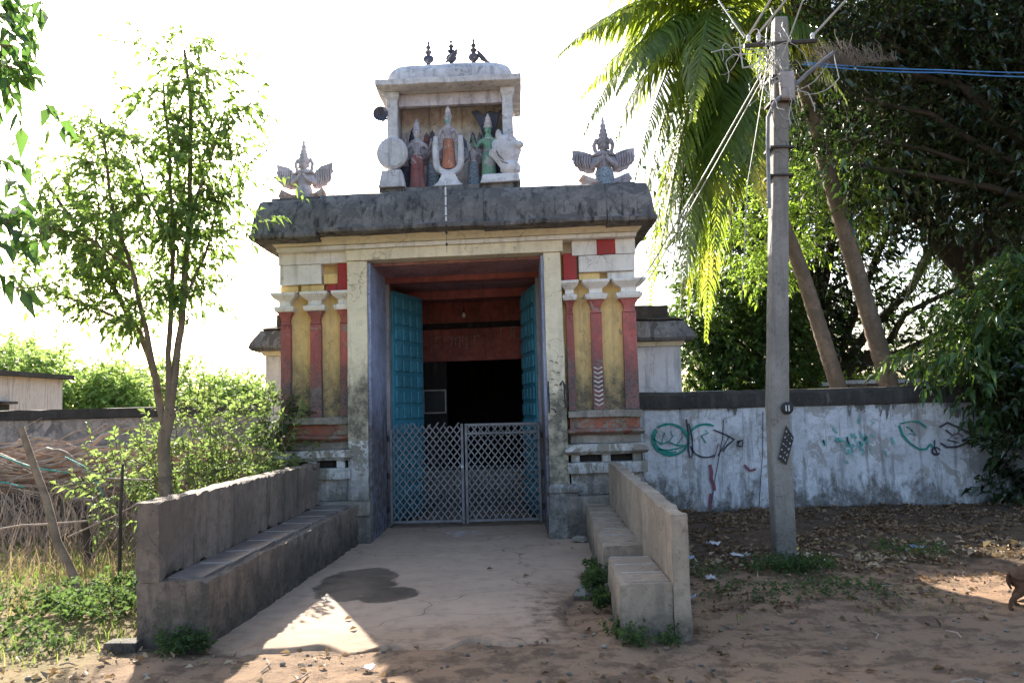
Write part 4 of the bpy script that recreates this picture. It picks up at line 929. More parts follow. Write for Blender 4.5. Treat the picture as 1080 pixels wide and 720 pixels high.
gf_.ribbon([(6.20, .96), (6.30, 1.0), (6.26, .93)], .026, YG - .006); gf_.ribbon([(5.98, 1.12), (6.08, 1.04), (6.0, .98), (6.14, .94)], .012, YG - .003); gf_.ribbon([(6.10, 1.10), (6.2, 1.02), (6.12, 1.0)], .010, YG - .003)
gf_.build('black_wing_graffiti', MAT['black_paint'], wr_)
gg = MB(); gg.ribbon([(6.06, 1.04), (6.15, 1.07), (6.22, 1.02)], .012, YG - .009); gg.ribbon([(6.24, 1.08), (6.32, 1.05)], .012, YG - .009)
gg.build('red_smear', MAT['maroon_paint'], wr_)

# ------------------------------------------------------------------ LEFT WALL, far house
wl = thing('field_wall', (-8, 13.6, 0), 'grey stained boundary wall with dark coping across the left field', 'wall')
MB().box(-22, -2.97, 13.5, 13.75, -.1, 1.58, .2, .010, nscale=1.5).build('wall_face', MAT['walll'], wl)
MB().box(-22, -2.97, 13.46, 13.79, 1.583, 1.74, .2, .014).build('coping', MAT['coping'], wl)
fh = thing('far_house', (-16, 24, 0), 'small flat roofed whitewashed house beyond the left wall', 'house')
MB().box(-24, -16.0, 23, 29, 0, 3.0, .5, .003).build('wall', MAT['farwall'], fh)
MB().box(-24.3, -15.7, 22.6, 29.2, 3.003, 3.15, .5, .01).build('roof', MAT['coping'], fh)
MB().box(-15.99, -15.96, 25.3, 25.9, 1.5, 2.1).build('window', MAT['dark'], fh)
MB().box(-15.955, -15.75, 25.2, 26.0, 2.12, 2.2).build('sunshade', MAT['coping'], fh)

# ------------------------------------------------------------------ POLE and wires
pl = thing('electric_pole', (2.51, 8.1, 0), 'tall square concrete electric pole standing in front of the graffiti wall', 'pole')
MB().rings([(2.412, 2.612, 8.0, 8.2, -.2), (2.43, 2.612, 8.01, 8.19, 1.5), (2.676, 2.812, 8.02, 8.18, 5.35), (2.68, 2.81, 8.03, 8.17, 5.42)], .1, .004).build('post', MAT['concrete'], pl, bevel=.014)
def px_at(z): return 2.515 + (2.745 - 2.515) * max(0, (z - 1.5) / 3.85)
MB().tube([(2.36, 8.05, 5.13), (3.08, 8.02, 5.15)], .024, 6).build('crossarm', MAT['darkiron'], pl)
for x in (2.40, 2.50, 3.04): MB().lathe([(.010, 0), (.022, .015), (.016, .03), (.024, .045), (.015, .07), (.005, .08)], (x, 8.02, 5.155), 10).build('insulator', MAT['white_plain'], pl)
MB().tube([(2.50, 7.96, 3.45), (2.515, 7.95, 4.1), (2.53, 7.95, 4.35), (2.60, 7.94, 4.50), (2.75, 7.94, 4.62), (3.0, 7.93, 4.83), (3.2, 7.92, 4.98)], .02, 8).build('conduit', MAT['iron'], pl)
bn = MB()
for z in (4.06, 4.52, 4.78): c_ = px_at(z); bn.box(c_ - .115, c_ + .115, 7.985, 8.21, z, z + .02)
bn.box(px_at(3.78) - .12, px_at(3.78) + .12, 7.985, 8.21, 3.78, 3.795)
bn.build('strap', MAT['darkiron'], pl)
MB().box(2.66, 2.80, 7.90, 7.985, 4.52, 4.80, .08, .01).build('junction_box', MAT['frame'], pl, bevel=.02)
nb = MB().lathe([(.055, .0), (.06, .003), (.06, .008), (.056, .010)], (2.515 + .07, 7.985, 1.50), 22, 'y').build('number_disc', MAT['black_plain'], pl)
nm = MB()
for dx in (-.014, .014): nm.box(2.585 + dx - .005, 2.585 + dx + .005, 7.982, 7.984, 1.472, 1.528)
nm.build('number_eleven', MAT['white_plain'], nb)
stq = [(2.475, 1.06), (2.56, .96), (2.61, 1.20), (2.50, 1.30)]
stq = [(2.47, 1.02), (2.545, .96), (2.63, 1.22), (2.56, 1.34)]
sk = MB().prism(stq, 7.978, 7.984).build('sticker', MAT['black_plain'], pl)
sm = MB(); rr = random.Random(12)
for r_ in range(3):
    for q in range(5):
        a = .12 + q * .19; b = .18 + r_ * .30
        p0 = Vector(stq[0]).lerp(Vector(stq[3]), a); p1 = Vector(stq[1]).lerp(Vector(stq[2]), a); c_ = p0.lerp(p1, b)
        s_ = [(c_[0] + rr.uniform(-.010, .010), c_[1] + rr.uniform(-.012, .012)) for _ in range(4)]
        sm.ribbon(s_, .0035, 7.974)
sm.build('sticker_writing', MAT['white_plain'], sk)

def cable(pts, r_, mat, label, sag=.0, name='cable', group='overhead cables at the pole'):
    out = []
    P_ = [Vector(p) for p in pts]
    for i in range(len(P_) - 1):
        a, b = P_[i], P_[i + 1]; n = 10
        for k in range(n):
            f = k / n; q = a.lerp(b, f); q.z -= sag * 4 * f * (1 - f) * (b - a).length; out.append(q)
    out.append(P_[-1]); o0 = tuple(P_[0])
    return tag(MB().tube(out, r_, 5).build(name, MAT[mat], None, o0), label, 'cable', group)
T = (2.72, 7.96, 5.05)
cable([(2.60, 7.95, 4.98), (1.66, 9.95, 3.25), (1.50, 10.20, 3.05)], .008, 'cablew', 'pale service cable from pole down to the gateway capital', .004)
cable([(2.62, 7.95, 4.95), (1.70, 9.95, 3.20), (1.52, 10.2, 2.95)], .006, 'cablew', 'thinner pale cable just below the service cable', .008)
cable([(2.9, 7.95, 4.88), (4.6, 8.6, 5.02), (9., 11, 5.9)], .007, 'cableb', 'blue cable stretching right from the pole', .012)
cable([(2.92, 7.95, 4.90), (4.6, 8.6, 5.05), (9., 11, 5.94)], .006, 'cableb', 'second blue cable running just above the first', .008)
cable([(2.40, 8.02, 5.22), (2.9, 7.2, 6.0), (5., 4.5, 8.2)], .012, 'cablew', 'pale wire rising right from the left insulator', .006)
cable([(2.48, 8.02, 5.22), (3.3, 7.2, 6.1), (6., 4.5, 8.4)], .012, 'cablew', 'pale wire rising right beside the upper pole end', .006)
cable([(3.06, 8.02, 5.22), (3.6, 7.6, 5.75), (6.5, 5.5, 8.1)], .012, 'cablew', 'pale wire rising right from the outer right insulator', .004)
cable([(2.70, 7.97, 4.95), (2.95, 7.4, 5.8), (3.6, 5.6, 7.6)], .008, 'cablew', 'steep pale wire rising from the pole top', .004)
cable([(2.36, 8.02, 5.2), (2.2, 8.9, 6.3), (1.8, 11, 8.6)], .008, 'cablew', 'pale wire rising back and left behind the palm', .004)
cable([(2.56, 7.96, 4.95), (2.40, 8.3, 3.8), (2.36, 8.6, 2.6)], .005, 'cablew', 'thin loose cable hanging down left of the pole', .02)
cable([(2.62, 7.94, 5.0), (2.55, 7.9, 4.5), (2.58, 7.9, 4.2)], .004, 'cabled', 'short dark cable hanging against the pole', .03)
cable([(3.2, 7.92, 4.98), (3.24, 7.92, 4.72), (3.1, 7.92, 4.60), (2.9, 7.94, 4.57)], .005, 'cablew', 'looped drip cable between conduit end and blue cables', .06)
cable([(2.5, 7.94, 4.95), (2.3, 7.92, 4.85), (2.28, 7.92, 5.15)], .008, 'cablew', 'thick pale cable looping left of the pole top', .10)
cable([(2.80, 7.92, 4.6), (3.0, 7.95, 4.70), (3.15, 7.95, 4.88)], .004, 'cablew', 'thin cable from junction box up to the conduit', .04)
rr = random.Random(21); tg = MB()
for i in range(54):
    a = Vector((2.62 + rr.gauss(0, .10), 7.95 + rr.gauss(0, .04), 4.98 + rr.gauss(0, .13))); pts = [a]
    d_ = Vector((rr.gauss(0, .03), rr.gauss(0, .02), rr.gauss(-.02, .04)))
    for k in range(12): d_ = d_ * .8 + Vector((rr.gauss(0, .012), rr.gauss(0, .008), rr.gauss(-.004, .014))); pts.append(pts[-1] + d_)
    tg.tube(pts, rr.choice((.002, .003, .005)), 4)
tag(tg.build('wire_tangle', MAT['cablew'], None, (2.62, 7.95, 5.0)), 'dense tangle of pale wires and dead vine round the pole top', 'wires', None, 'stuff')
A_, B_ = [], []
for i in range(220):
    x = 3.2 + abs(rr.gauss(0, .34)); z = 4.93 + (x - 3.1) * .06; a = np.array([x, 8.15, z]); 
    for k in range(3):
        b = a + np.array([rr.gauss(-.02, .05), rr.gauss(0, .03), rr.gauss(.055, .05)]) * max(.15, 1.15 - (x - 3.2) * 1.1); A_.append(a); B_.append(b); a = b
V, F = sticks(np.array(A_), np.array(B_), .0025); tag(fastmesh('dead_vine', V, F, MAT['vine'], None, (3.5, 8.1, 4.9)), 'dead fine vine hanging in a net on the blue cable', 'vine', None, 'stuff')

# ------------------------------------------------------------------ PALMS
def frond_arrays(a, c_, b, nl=46, ll=.62, hang=.55, wd=.034):
    a, c_, b = map(np.array, (a, c_, b)); f = np.linspace(0, 1, 14)[:, None]
    curve = lambda f: (1 - f) ** 2 * a + 2 * f * (1 - f) * c_ + f * f * b
    P = curve(f); r_ = np.linspace(.028, .004, 13)
    parts = []
    V, F = sticks(P[:-1], P[1:], r_ + .002, r_); parts.append((V, F))
    fl = np.linspace(.14, .995, nl)[:, None]; Q = curve(fl); T_ = unit(curve(np.minimum(fl + .01, 1.01)) - curve(fl - .01)); sd_ = unit(np.cross(T_, np.array([0, 0, 1.]) + T_ * 0))
    LV, LF, base = [], [], 0
    for sg in (1, -1):
        l_ = ll * (np.sin(np.clip(fl * 1.05, 0, 1) * math.pi * .85 + .35)) * rng.uniform(.8, 1.15, (nl, 1))
        h1 = hang * rng.uniform(.6, 1.3, (nl, 1)); d1 = unit(sd_ * sg * .9 + T_ * .55 + np.array([0, 0, -1.]) * h1 + rng.normal(size=(nl, 3)) * .08)
        d2 = unit(d1 + np.array([0, 0, -1.]) * (.5 + h1)); m1 = Q + d1 * l_ * .5; tip = m1 + d2 * l_ * .5
        ws = unit(T_ * 1. - np.sum(T_ * d1, 1)[:, None] * d1) * wd * .5
        V = np.stack([Q - ws * .5, Q + ws * .5, m1 + ws, m1 - ws, tip], 1).reshape(-1, 3); i = np.arange(nl)[:, None] * 5
        F = np.concatenate([i + np.array([[0, 1, 2, 3]]), i + np.array([[3, 2, 4, 4]])], 0)
        parts.append((V, F))
    V, F = cat_arrays(parts)
    return V, F
def frond_mesh(name, a, c_, b, mat, parent, **k):
    V, F = frond_arrays(a, c_, b, **k); V = V - np.array(wloc(parent)); me = bpy.data.meshes.new(name)
    me.from_pydata(V.tolist(), [], [tuple(dict.fromkeys(f)) for f in F.tolist()]); return link(name, me, mat, parent)
def palm(base, trunk, tr, crown, fronds, label, mat='palm', **k):
    t = thing('coconut_palm', base, label, 'palm tree', 'palms behind the compound wall'); tb = MB()
    pts = []; n = len(trunk)
    tv = [Vector(p) for p in trunk]
    for i in range(n - 1):
        for q in range(22): pts.append(tv[i].lerp(tv[i + 1], q / 22))
    pts.append(tv[-1]); rad = [tr * (1.25 - .5 * i / len(pts)) * (1 + .07 * (i % 2) + .05 * noise.noise(Vector((i * .3, 0, 0)))) for i in range(len(pts))]
    tb.tube(pts, rad, 12).build('trunk', MAT['palmbark'], t)
    hb = MB(); cx, cy, cz = crown
    for i in range(7):
        a = i * .9; hb.blob((cx + .22 * math.cos(a), cy + .22 * math.sin(a), cz - .28 - .06 * (i % 3)), (.10, .10, .13), 7, .05)
    hb.build('coconuts', MAT['stake'], t)
    sh = MB().blob((cx, cy, cz - .1), (.2, .2, .34), 8, .3); sh.build('crown_shaft', MAT['palmbark'], t)
    for c_, b in fronds: frond_mesh('frond', (cx, cy, cz), c_, b, MAT[mat], t, **k)
    return t
cx, cy, cz = 3.45, 12.9, 7.35
fr1 = [((2.3, 12.6, 8.6), (.75, 12.3, 6.95)), ((2.2, 12.4, 8.2), (1.05, 12.0, 5.55)), ((2.6, 12.2, 7.9), (1.75, 11.9, 4.75)), ((2.5, 12.6, 9.2), (.9, 12.6, 8.1)),
       ((3.0, 12.3, 7.6), (2.15, 12.0, 3.9)), ((3.3, 12.1, 7.3), (2.9, 12.0, 3.4)), ((3.0, 11.6, 8.3), (2.4, 10.7, 5.3)), ((4.2, 12.4, 8.2), (5.0, 12.0, 6.0)),
       ((3.9, 12.6, 9.0), (5.6, 12.5, 8.3)), ((3.4, 12.0, 9.0), (3.2, 10.9, 7.3)), ((2.6, 13.4, 8.6), (1.2, 14.0, 6.9)), ((2.9, 13.0, 7.0), (2.0, 12.9, 3.7)),
       ((3.4, 13.8, 8.9), (3.2, 15.2, 7.6)), ((4.2, 13.6, 8.6), (5.6, 14.4, 6.9)), ((2.9, 12.9, 9.4), (2.1, 12.9, 9.6)), ((3.2, 12.7, 7.0), (2.55, 12.6, 3.2)), ((2.2, 12.9, 7.9), (1.35, 12.8, 5.0)), ((3.7, 12.5, 7.2), (3.75, 12.2, 4.4)), ((2.7, 12.8, 6.8), (2.25, 12.8, 3.2)), ((3.0, 13.2, 6.6), (2.75, 13.3, 2.6)), ((2.4, 12.1, 8.0), (1.5, 11.5, 6.0)), ((2.55, 12.4, 7.4), (1.95, 12.3, 4.4)), ((3.2, 12.3, 6.9), (2.65, 12.2, 3.6)), ((3.45, 12.4, 6.8), (3.3, 12.5, 3.7)), ((2.8, 12.6, 6.6), (2.35, 12.7, 2.9)), ((3.1, 12.9, 6.4), (2.9, 13.1, 3.0)), ((2.5, 12.8, 8.8), (1.1, 12.9, 7.4)), ((2.3, 12.9, 7.0), (1.9, 13.0, 3.9)), ((2.5, 13.3, 6.6), (2.2, 13.6, 3.0)), ((2.6, 12.5, 9.4), (1.2, 12.3, 8.9)), ((2.9, 12.2, 9.0), (1.9, 11.2, 7.7)), ((2.5, 12.0, 8.1), (1.8, 11.5, 6.2)), ((3.9, 12.2, 9.2), (5.0, 11.6, 8.2)), ((4.0, 12.1, 8.0), (4.7, 11.6, 6.6)), ((2.9, 12.4, 6.4), (2.45, 12.2, 3.0)), ((3.3, 13.2, 6.2), (3.1, 13.5, 2.6))]
palm((5.65, 14, 0), [(5.68, 14, -.1), (5.35, 13.8, 1.7), (4.75, 13.5, 3.6), (3.95, 13.1, 5.6), (3.45, 12.9, 7.3)], .115, (cx, cy, cz), fr1, 'coconut palm with sunlit yellow green fronds reaching over the gateway roof', nl=84, ll=.92, wd=.04)
cx, cy, cz = 4.3, 13.2, 10.2
fr2 = []
for i in range(14):
    a = i * 2 * math.pi / 14 + .2; q = 2.4 + .4 * (i % 3); fr2.append(((cx + 1.3 * math.cos(a), cy + 1.3 * math.sin(a), cz + 1.0 - .5 * (i % 2)), (cx + q * math.cos(a), cy + q * math.sin(a), cz - .8 - .9 * (i % 3))))
palm((6.5, 13.9, 0), [(6.55, 13.9, -.1), (6.0, 13.6, 2.2), (5.45, 13.4, 4.2), (4.8, 13.3, 7.), (4.3, 13.2, 10.1)], .13, (cx, cy, cz), fr2, 'thick leaning coconut trunk right of the pole, its crown above the picture', 'palmdark')
cx, cy, cz = 9.6, 17.5, 4.9
fr3 = []
for i in range(13):
    a = i * 2 * math.pi / 13; q = 1.5; fr3.append(((cx + .8 * math.cos(a), cy + .8 * math.sin(a), cz + .9 - .3 * (i % 2)), (cx + q * math.cos(a), cy + q * math.sin(a), cz - .7 - .6 * (i % 3))))
palm((9.6, 17.5, 0), [(9.7, 17.5, -.1), (9.65, 17.5, 2.4), (9.6, 17.5, 4.8)], .13, (cx, cy, cz), fr3, 'smaller dull green palm in the gap beyond the right end of the wall', 'palmdark', nl=34, ll=.6)

# ------------------------------------------------------------------ TREES, RIGHT
blob_tree('canopy_tree', (9.5, 16.5, 0), [(9.5, 16.5, -.1), (9.3, 16.4, 2.), (8.8, 16.2, 4.), (8.3, 16, 5.6)], .26,
    [(6.3, 16, 6.6, 1.5, 1.4, 1.4), (7.9, 15.2, 5.6, 1.2, 1.0, .9), (8.4, 16.2, 7.4, 2.0, 1.9, 1.7), (10.8, 16.4, 7.0, 2.1, 1.9, 1.7), (7.0, 15.6, 9.0, 2.0, 2, 1.6), (9.8, 16, 9.2, 2.3, 2, 1.6), (12.4, 16.6, 9.0, 2, 2, 1.8), (5.4, 16, 8.3, 1.0, 1.2, 1.0), (11.4, 16, 5.2, 1.5, 1.5, 1.2)],
    7000, 8, .15, .075, MAT['leaf_dark'], MAT['darkbark'], 'large dark evergreen tree filling the sky at upper right', tl=.65)
blob_tree('canopy_tree', (11.5, 13.4, 0), [(11.5, 13.4, -.1), (11.2, 13.4, 2.), (10.2, 13.3, 4.), (9.4, 13.2, 5.2)], .22,
    [(8.6, 13.2, 5.9, 1.5, 1.4, 1.2), (10.2, 13.2, 5.0, 1.5, 1.4, 1.2), (9.8, 13.2, 7.0, 1.8, 1.5, 1.4), (7.4, 13.4, 7.2, 1.4, 1.3, 1.2), (5.9, 13.0, 5.7, .8, .7, .9), (4.9, 12.7, 6.6, .75, .6, .8), (5.2, 12.8, 5.3, .7, .5, .6), (4.7, 12.8, 7.9, .8, .6, .7), (5.6, 12.8, 7.6, .9, .7, .9), (7.9, 13.2, 4.6, .7, .7, .6), (8.6, 13.2, 8.4, 1.9, 1.6, 1.4), (6.3, 13.4, 8.4, 1.5, 1.4, 1.4)],
    6400, 8, .125, .06, MAT['leaf_dark'], MAT['darkbark'], 'dark broadleaf tree leaning over the right end of the wall', tl=.55)
blob_tree('bushy_tree', (5.2, 17, 0), [(5.2, 17, -.1), (5.15, 17, .8), (5.1, 17, 1.6), (5.0, 17, 2.3)], .11,
    [(4.75, 17, 2.8, .8, .8, 1.0), (5.2, 17, 3.6, .7, .8, .7), (4.4, 17, 2.0, .6, .7, .7), (5.5, 17, 2.3, .65, .7, .8), (3.9, 17, 3.5, .55, .6, .8), (3.55, 17.2, 2.5, .45, .6, .6)],
    3600, 8, .095, .062, MAT['leaf_mid'], MAT['darkbark'], 'rounded bushy tree with small glossy leaves left of the pole', tl=.28)
blob_tree('light_green_tree', (4.9, 15, 0), [(4.9, 15, -.1), (4.8, 15, 2.), (4.7, 15, 3.6), (4.6, 15, 4.8)], .05,
    [(4.3, 14.8, 5.0, .6, .6, .35), (4.95, 14.8, 4.5, .5, .6, .35), (3.95, 14.9, 4.4, .4, .5, .28), (5.3, 14.8, 5.3, .5, .5, .35), (4.6, 14.8, 3.9, .45, .5, .25), (5.8, 14.6, 5.6, .6, .5, .4), (6.2, 14.6, 4.9, .4, .5, .3)],
    640, 10, .105, .042, MAT['leaf_lime'], MAT['bark'], 'slender lime green tree with feathery leaves behind the pole', tl=.38)
blob_tree('dark_tree', (7.6, 20, 0), [(7.6, 20, -.1), (7.5, 20, 2.), (7.4, 20, 4.)], .3,
    [(5.4, 20, 4.6, 1.2, 1.3, 1.6), (5.2, 20, 7.0, 1.1, 1.2, 1.6), (6.0, 20, 2.8, 1.7, 1.4, 1.8), (8.6, 20.5, 2.6, 2.0, 1.6, 1.4), (8.3, 20.5, 4.5, 1.1, 1.2, .9), (11.8, 20.5, 4.6, 1.2, 1.2, 1.2), (6.8, 20, 5.6, 2.0, 1.8, 1.8), (10.4, 21, 1.8, 1.6, 1.5, 1.0), (5.8, 20.4, 8.2, 1.0, 1.3, 1.4), (14.0, 21, 3.5, 2.4, 1.8, 2.4), (8.4, 20, 7.2, 2.0, 1.6, 1.5), (7.4, 20, 9.4, 2.4, 1.8, 1.8), (10.6, 20, 8.0, 2.2, 1.6, 1.8), (13.6, 20, 8.0, 2.2, 1.6, 2.4)],
    6200, 8, .20, .095, MAT['leaf_dark'], MAT['darkbark'], 'broad very dark tree standing behind the leaning palm trunks', tl=.75)
blob_tree('overhanging_shrub', (8.6, 12.5, 0), [(8.6, 12.5, -.1), (8.4, 12.4, 1.2), (8.0, 12.1, 2.4)], .09,
    [(7.1, 11.9, 2.6, .9, .7, .55), (6.2, 11.8, 2.2, .6, .5, .36), (7.7, 11.9, 2.1, .8, .6, .8), (6.8, 11.6, 1.7, .55, .4, .4), (7.8, 11.7, 3.1, .9, .7, .5), (8.8, 12, 2.6, 1, .8, .9)],
    1500, 8, .17, .07, MAT['leaf_mid'], MAT['darkbark'], 'leafy shrub drooping over the right end of the wall', 'shrub', tl=.42, droop=.55, up_=-.2)
blob_tree('dark_hedge', (7.3, 11.0, 0), [(7.3, 11.0, -.1), (7.3, 11.0, .8), (7.3, 11., 1.6)], .1,
    [(6.95, 11.25, .75, .55, .35, .8), (7.8, 11.0, 1.0, .8, .5, 1.1), (7.2, 11.2, 1.7, .65, .5, .6), (8.6, 10.9, 1.0, .9, .7, 1.2)],
    2400, 8, .13, .06, MAT['leaf_dark'], MAT['darkbark'], 'dense dark bush hiding the right end of the wall', 'bush', tl=.32)
# low greenery seen between the trunks
blob_tree('low_bush', (6.6, 17, 0), [(6.6, 17, -.1), (6.6, 17, .5), (6.6, 17, 1.0)], .06, [(6.6, 17, 1.5, .7, .6, .42), (7.6, 17.3, 1.5, .7, .6, .35)], 500, 8, .10, .05, MAT['leaf_lime'], MAT['bark'], 'sunlit green bush showing between the leaning palm trunks', 'bush', tl=.3)
lw = thing('low_shed', (7.5, 15.3, 0), 'low pale cement parapet glimpsed behind the wall by the thick palm trunk', 'shed')
MB().box(6.0, 8.6, 15.0, 16.0, 0, 1.86, .3, .01).build('wall', MAT['walll'], lw)
MB().box(5.9, 8.7, 14.9, 16.1, 1.863, 1.93, .3, .01).build('roof', MAT['hallw'], lw)
MB().box(7.6, 8.2, 15.2, 15.8, 1.933, 2.25, .3, .01).build('roof_block', MAT['coping'], lw)
ls = thing('low_shed', (3.6, 15, 0), 'small pale roof edge behind the wall beside the hall', 'shed')
MB().box(3.0, 4.2, 15.0, 16.5, 0, 1.72, .3, .01).build('wall', MAT['walll'], ls)
MB().box(2.95, 4.3, 14.9, 16.6, 1.723, 1.80, .3, .01).build('roof', MAT['hallw'], ls)

# ------------------------------------------------------------------ LEFT: young tree, near branch, shrub
yt = thing('young_tree', (-3.68, 8.6, 0), 'slender young tree with thin forked stems behind the left bench', 'tree')
stems = [[(-3.68, 8.6, -.05), (-3.66, 8.6, .8), (-3.67, 8.6, 1.35), (-3.62, 8.6, 1.65)],
         [(-3.62, 8.6, 1.65), (-3.53, 8.6, 2.3), (-3.47, 8.6, 3.1), (-3.42, 8.6, 4.0), (-3.43, 8.6, 5.0), (-3.5, 8.6, 5.5)],
         [(-3.64, 8.6, 1.60), (-3.61, 8.55, 2.4), (-3.56, 8.5, 3.3), (-3.60, 8.5, 4.2), (-3.68, 8.5, 5.1)],
         [(-3.68, 8.6, 1.5), (-3.78, 8.65, 1.95), (-4.0, 8.7, 2.45), (-4.35, 8.75, 3.0), (-4.8, 8.8, 3.7), (-5.1, 8.8, 4.2)],
         [(-3.74, 8.6, 1.85), (-3.80, 8.5, 2.3), (-3.95, 8.45, 3.0), (-4.2, 8.4, 3.9), (-4.3, 8.4, 4.7)],
         [(-4.05, 8.7, 2.55), (-4.5, 8.7, 2.75), (-5.1, 8.75, 3.0), (-5.6, 8.8, 3.0)],
         [(-3.5, 8.6, 2.7), (-3.25, 8.65, 3.4), (-3.05, 8.7, 4.1), (-2.9, 8.7, 4.6)],
         [(-3.56, 8.5, 3.3), (-3.8, 8.4, 3.9), (-3.95, 8.3, 4.5)], [(-3.44, 8.6, 3.6), (-3.2, 8.5, 4.2), (-3.0, 8.5, 4.9)],
         [(-4.35, 8.75, 3.0), (-4.5, 8.8, 3.7), (-4.6, 8.8, 4.5)], [(-4.0, 8.45, 3.1), (-4.5, 8.5, 3.5), (-5.1, 8.5, 3.6)]]
tb = MB()
for i, s_ in enumerate(stems):
    tv = [Vector(p) for p in s_]; pts = []
    for a, b in zip(tv[:-1], tv[1:]):
        for k in range(4): q = a.lerp(b, k / 4); pts.append(q + noise.noise_vector(q * 2.2) * .035)
    pts.append(tv[-1]); r_ = .075 if i == 0 else .045 if i in (1, 3) else .035 if i in (2, 4) else .018
    tb.tube(pts, [r_ * (1 - (.2 if i == 0 else .7) * k / len(pts)) for k in range(len(pts))], 8)
tb.build('trunk', MAT['bark'], yt, angle=70)
st_, di_ = [], []
for i, s_ in enumerate(stems[1:]):
    tv = [np.array(p) for p in s_]; segs = len(tv) - 1
    for q in range(78 if i < 2 else 50 if i < 4 else 34):
        f = rng.uniform(.22 if i < 4 else .05, 1) * segs; k = min(int(f), segs - 1); p_ = tv[k] + (tv[k + 1] - tv[k]) * (f - k)
        if p_[2] < 2.45 or (p_[0] > -3.75 and p_[2] < 2.75) or p_[0] > -2.95: continue
        d = rng.normal(size=3) * np.array([1, .8, .55]) + np.array([-.15 if p_[0] < -3.8 else .1, 0, .35]); d /= np.linalg.norm(d)
        r_ = rng.uniform(.12, .72) * (1 if p_[2] > 3.2 or p_[0] < -3.9 else .45); a = p_
        # secondary shoots carry leafy twigs
        for w_ in range(3): st_.append(p_ + d * r_ * (w_ + .6) / 3 + rng.normal(size=3) * .03); dd = d + rng.normal(size=3) * .7; di_.append(dd)
st_ = np.array(st_); di_ = np.array(di_)
(V, F), seg = twig_foliage(st_, di_, rng.uniform(.16, .36, len(st_)), 8, .095, .045, droop=.35, pend=.25)
fastmesh('crown', V, F, MAT['leaf_young'], yt); V, F = sticks(seg[0], seg[1], .004, .002); fastmesh('twigs', V, F, MAT['bark'], yt)

nb_ = thing('leaning_tree', (-5.2, 5.4, 0), 'large leaved tree just outside the left edge, its leaves reaching in', 'tree')
tb = MB().tube([(-5.2, 5.4, -.1), (-5.1, 5.4, 1.5), (-4.8, 5.3, 3.0), (-4.4, 5.2, 4.2)], [.12, .11, .09, .05], 10)
bp = [((-4.95, 5.35, 2.2), (-3.28, 5.0, 2.75)), ((-4.7, 5.3, 3.2), (-3.25, 5.0, 3.1)), ((-4.5, 5.25, 3.8), (-3.12, 5.0, 3.9)), ((-4.4, 5.2, 4.2), (-3.1, 5.0, 4.4)), ((-4.9, 5.3, 2.6), (-3.3, 5.2, 2.95))]
st_, di_ = [], []
for a, b in bp:
    pts = branch_pts(a, b, .12, 8); tb.tube(pts, [.03 * (1 - .8 * i / 8) for i in range(9)], 6)
    for q in range(48):
        f = rng.uniform(.35, 1); p_ = np.array(a) + (np.array(b) - np.array(a)) * f; st_.append(p_ + rng.normal(size=3) * np.array([.14, .2, .13])); di_.append(rng.normal(size=3) * .8 + np.array([.5, 0, -.1]))
tb.build('trunk', MAT['bark'], nb_)
(V, F), seg = twig_foliage(np.array(st_), np.array(di_), .22, 7, .11, .065, droop=.5, pend=.4); fastmesh('crown', V, F, MAT['leaf_near'], nb_)
V, F = sticks(seg[0], seg[1], .005, .003); fastmesh('twigs', V, F, MAT['bark'], nb_)

blob_tree('leafy_shrub', (-3.6, 9.6, 0), [(-3.6, 9.6, -.05), (-3.6, 9.6, .4), (-3.55, 9.6, .9)], .03,
    [(-3.35, 9.7, 1.2, .55, .5, .45), (-3.9, 9.6, 1.05, .6, .45, .5), (-3.05, 9.7, 1.1, .5, .45, .6), (-4.45, 9.5, .8, .5, .45, .5), (-3.65, 9.7, 1.6, .35, .35, .3), (-3.6, 9.4, .6, .8, .4, .5)],
    430, 9, .095, .04, MAT['leaf_shrub'], MAT['bark'], 'bright sunlit green shrub between young tree and gateway', 'shrub', tl=.32, up_=.8)
V_ = MB(); rr = random.Random(8)
for i in range(26):
    a = Vector((-3.5 + rr.gauss(0, .4), 9.6 + rr.gauss(0, .2), 0)); b = a + Vector((rr.gauss(0, .35), rr.gauss(0, .2), rr.uniform(1.1, 1.85)))
    V_.tube(branch_pts(a, b, .0, 6, .08), [.010 * (1 - .7 * k / 6) for k in range(7)], 5)
tag(V_.build('shrub_canes', MAT['bark'], None, (-3.5, 9.6, 0)), 'thin upright canes rising through the bright shrub', 'canes', None, 'stuff')
# creeper at the gateway's left flank
blob_tree('creeper', (-3.05, 10.1, 0), [(-3.05, 10.1, -.05), (-3.0, 10.15, .6), (-2.98, 10.2, 1.2)], .02, [(-3.0, 10.15, .95, .28, .18, .35), (-2.98, 10.2, 1.5, .2, .15, .3)], 220, 7, .07, .035, MAT['weed'], MAT['bark'], 'small green creeper on the left flank of the gateway base', 'creeper', tl=.2)
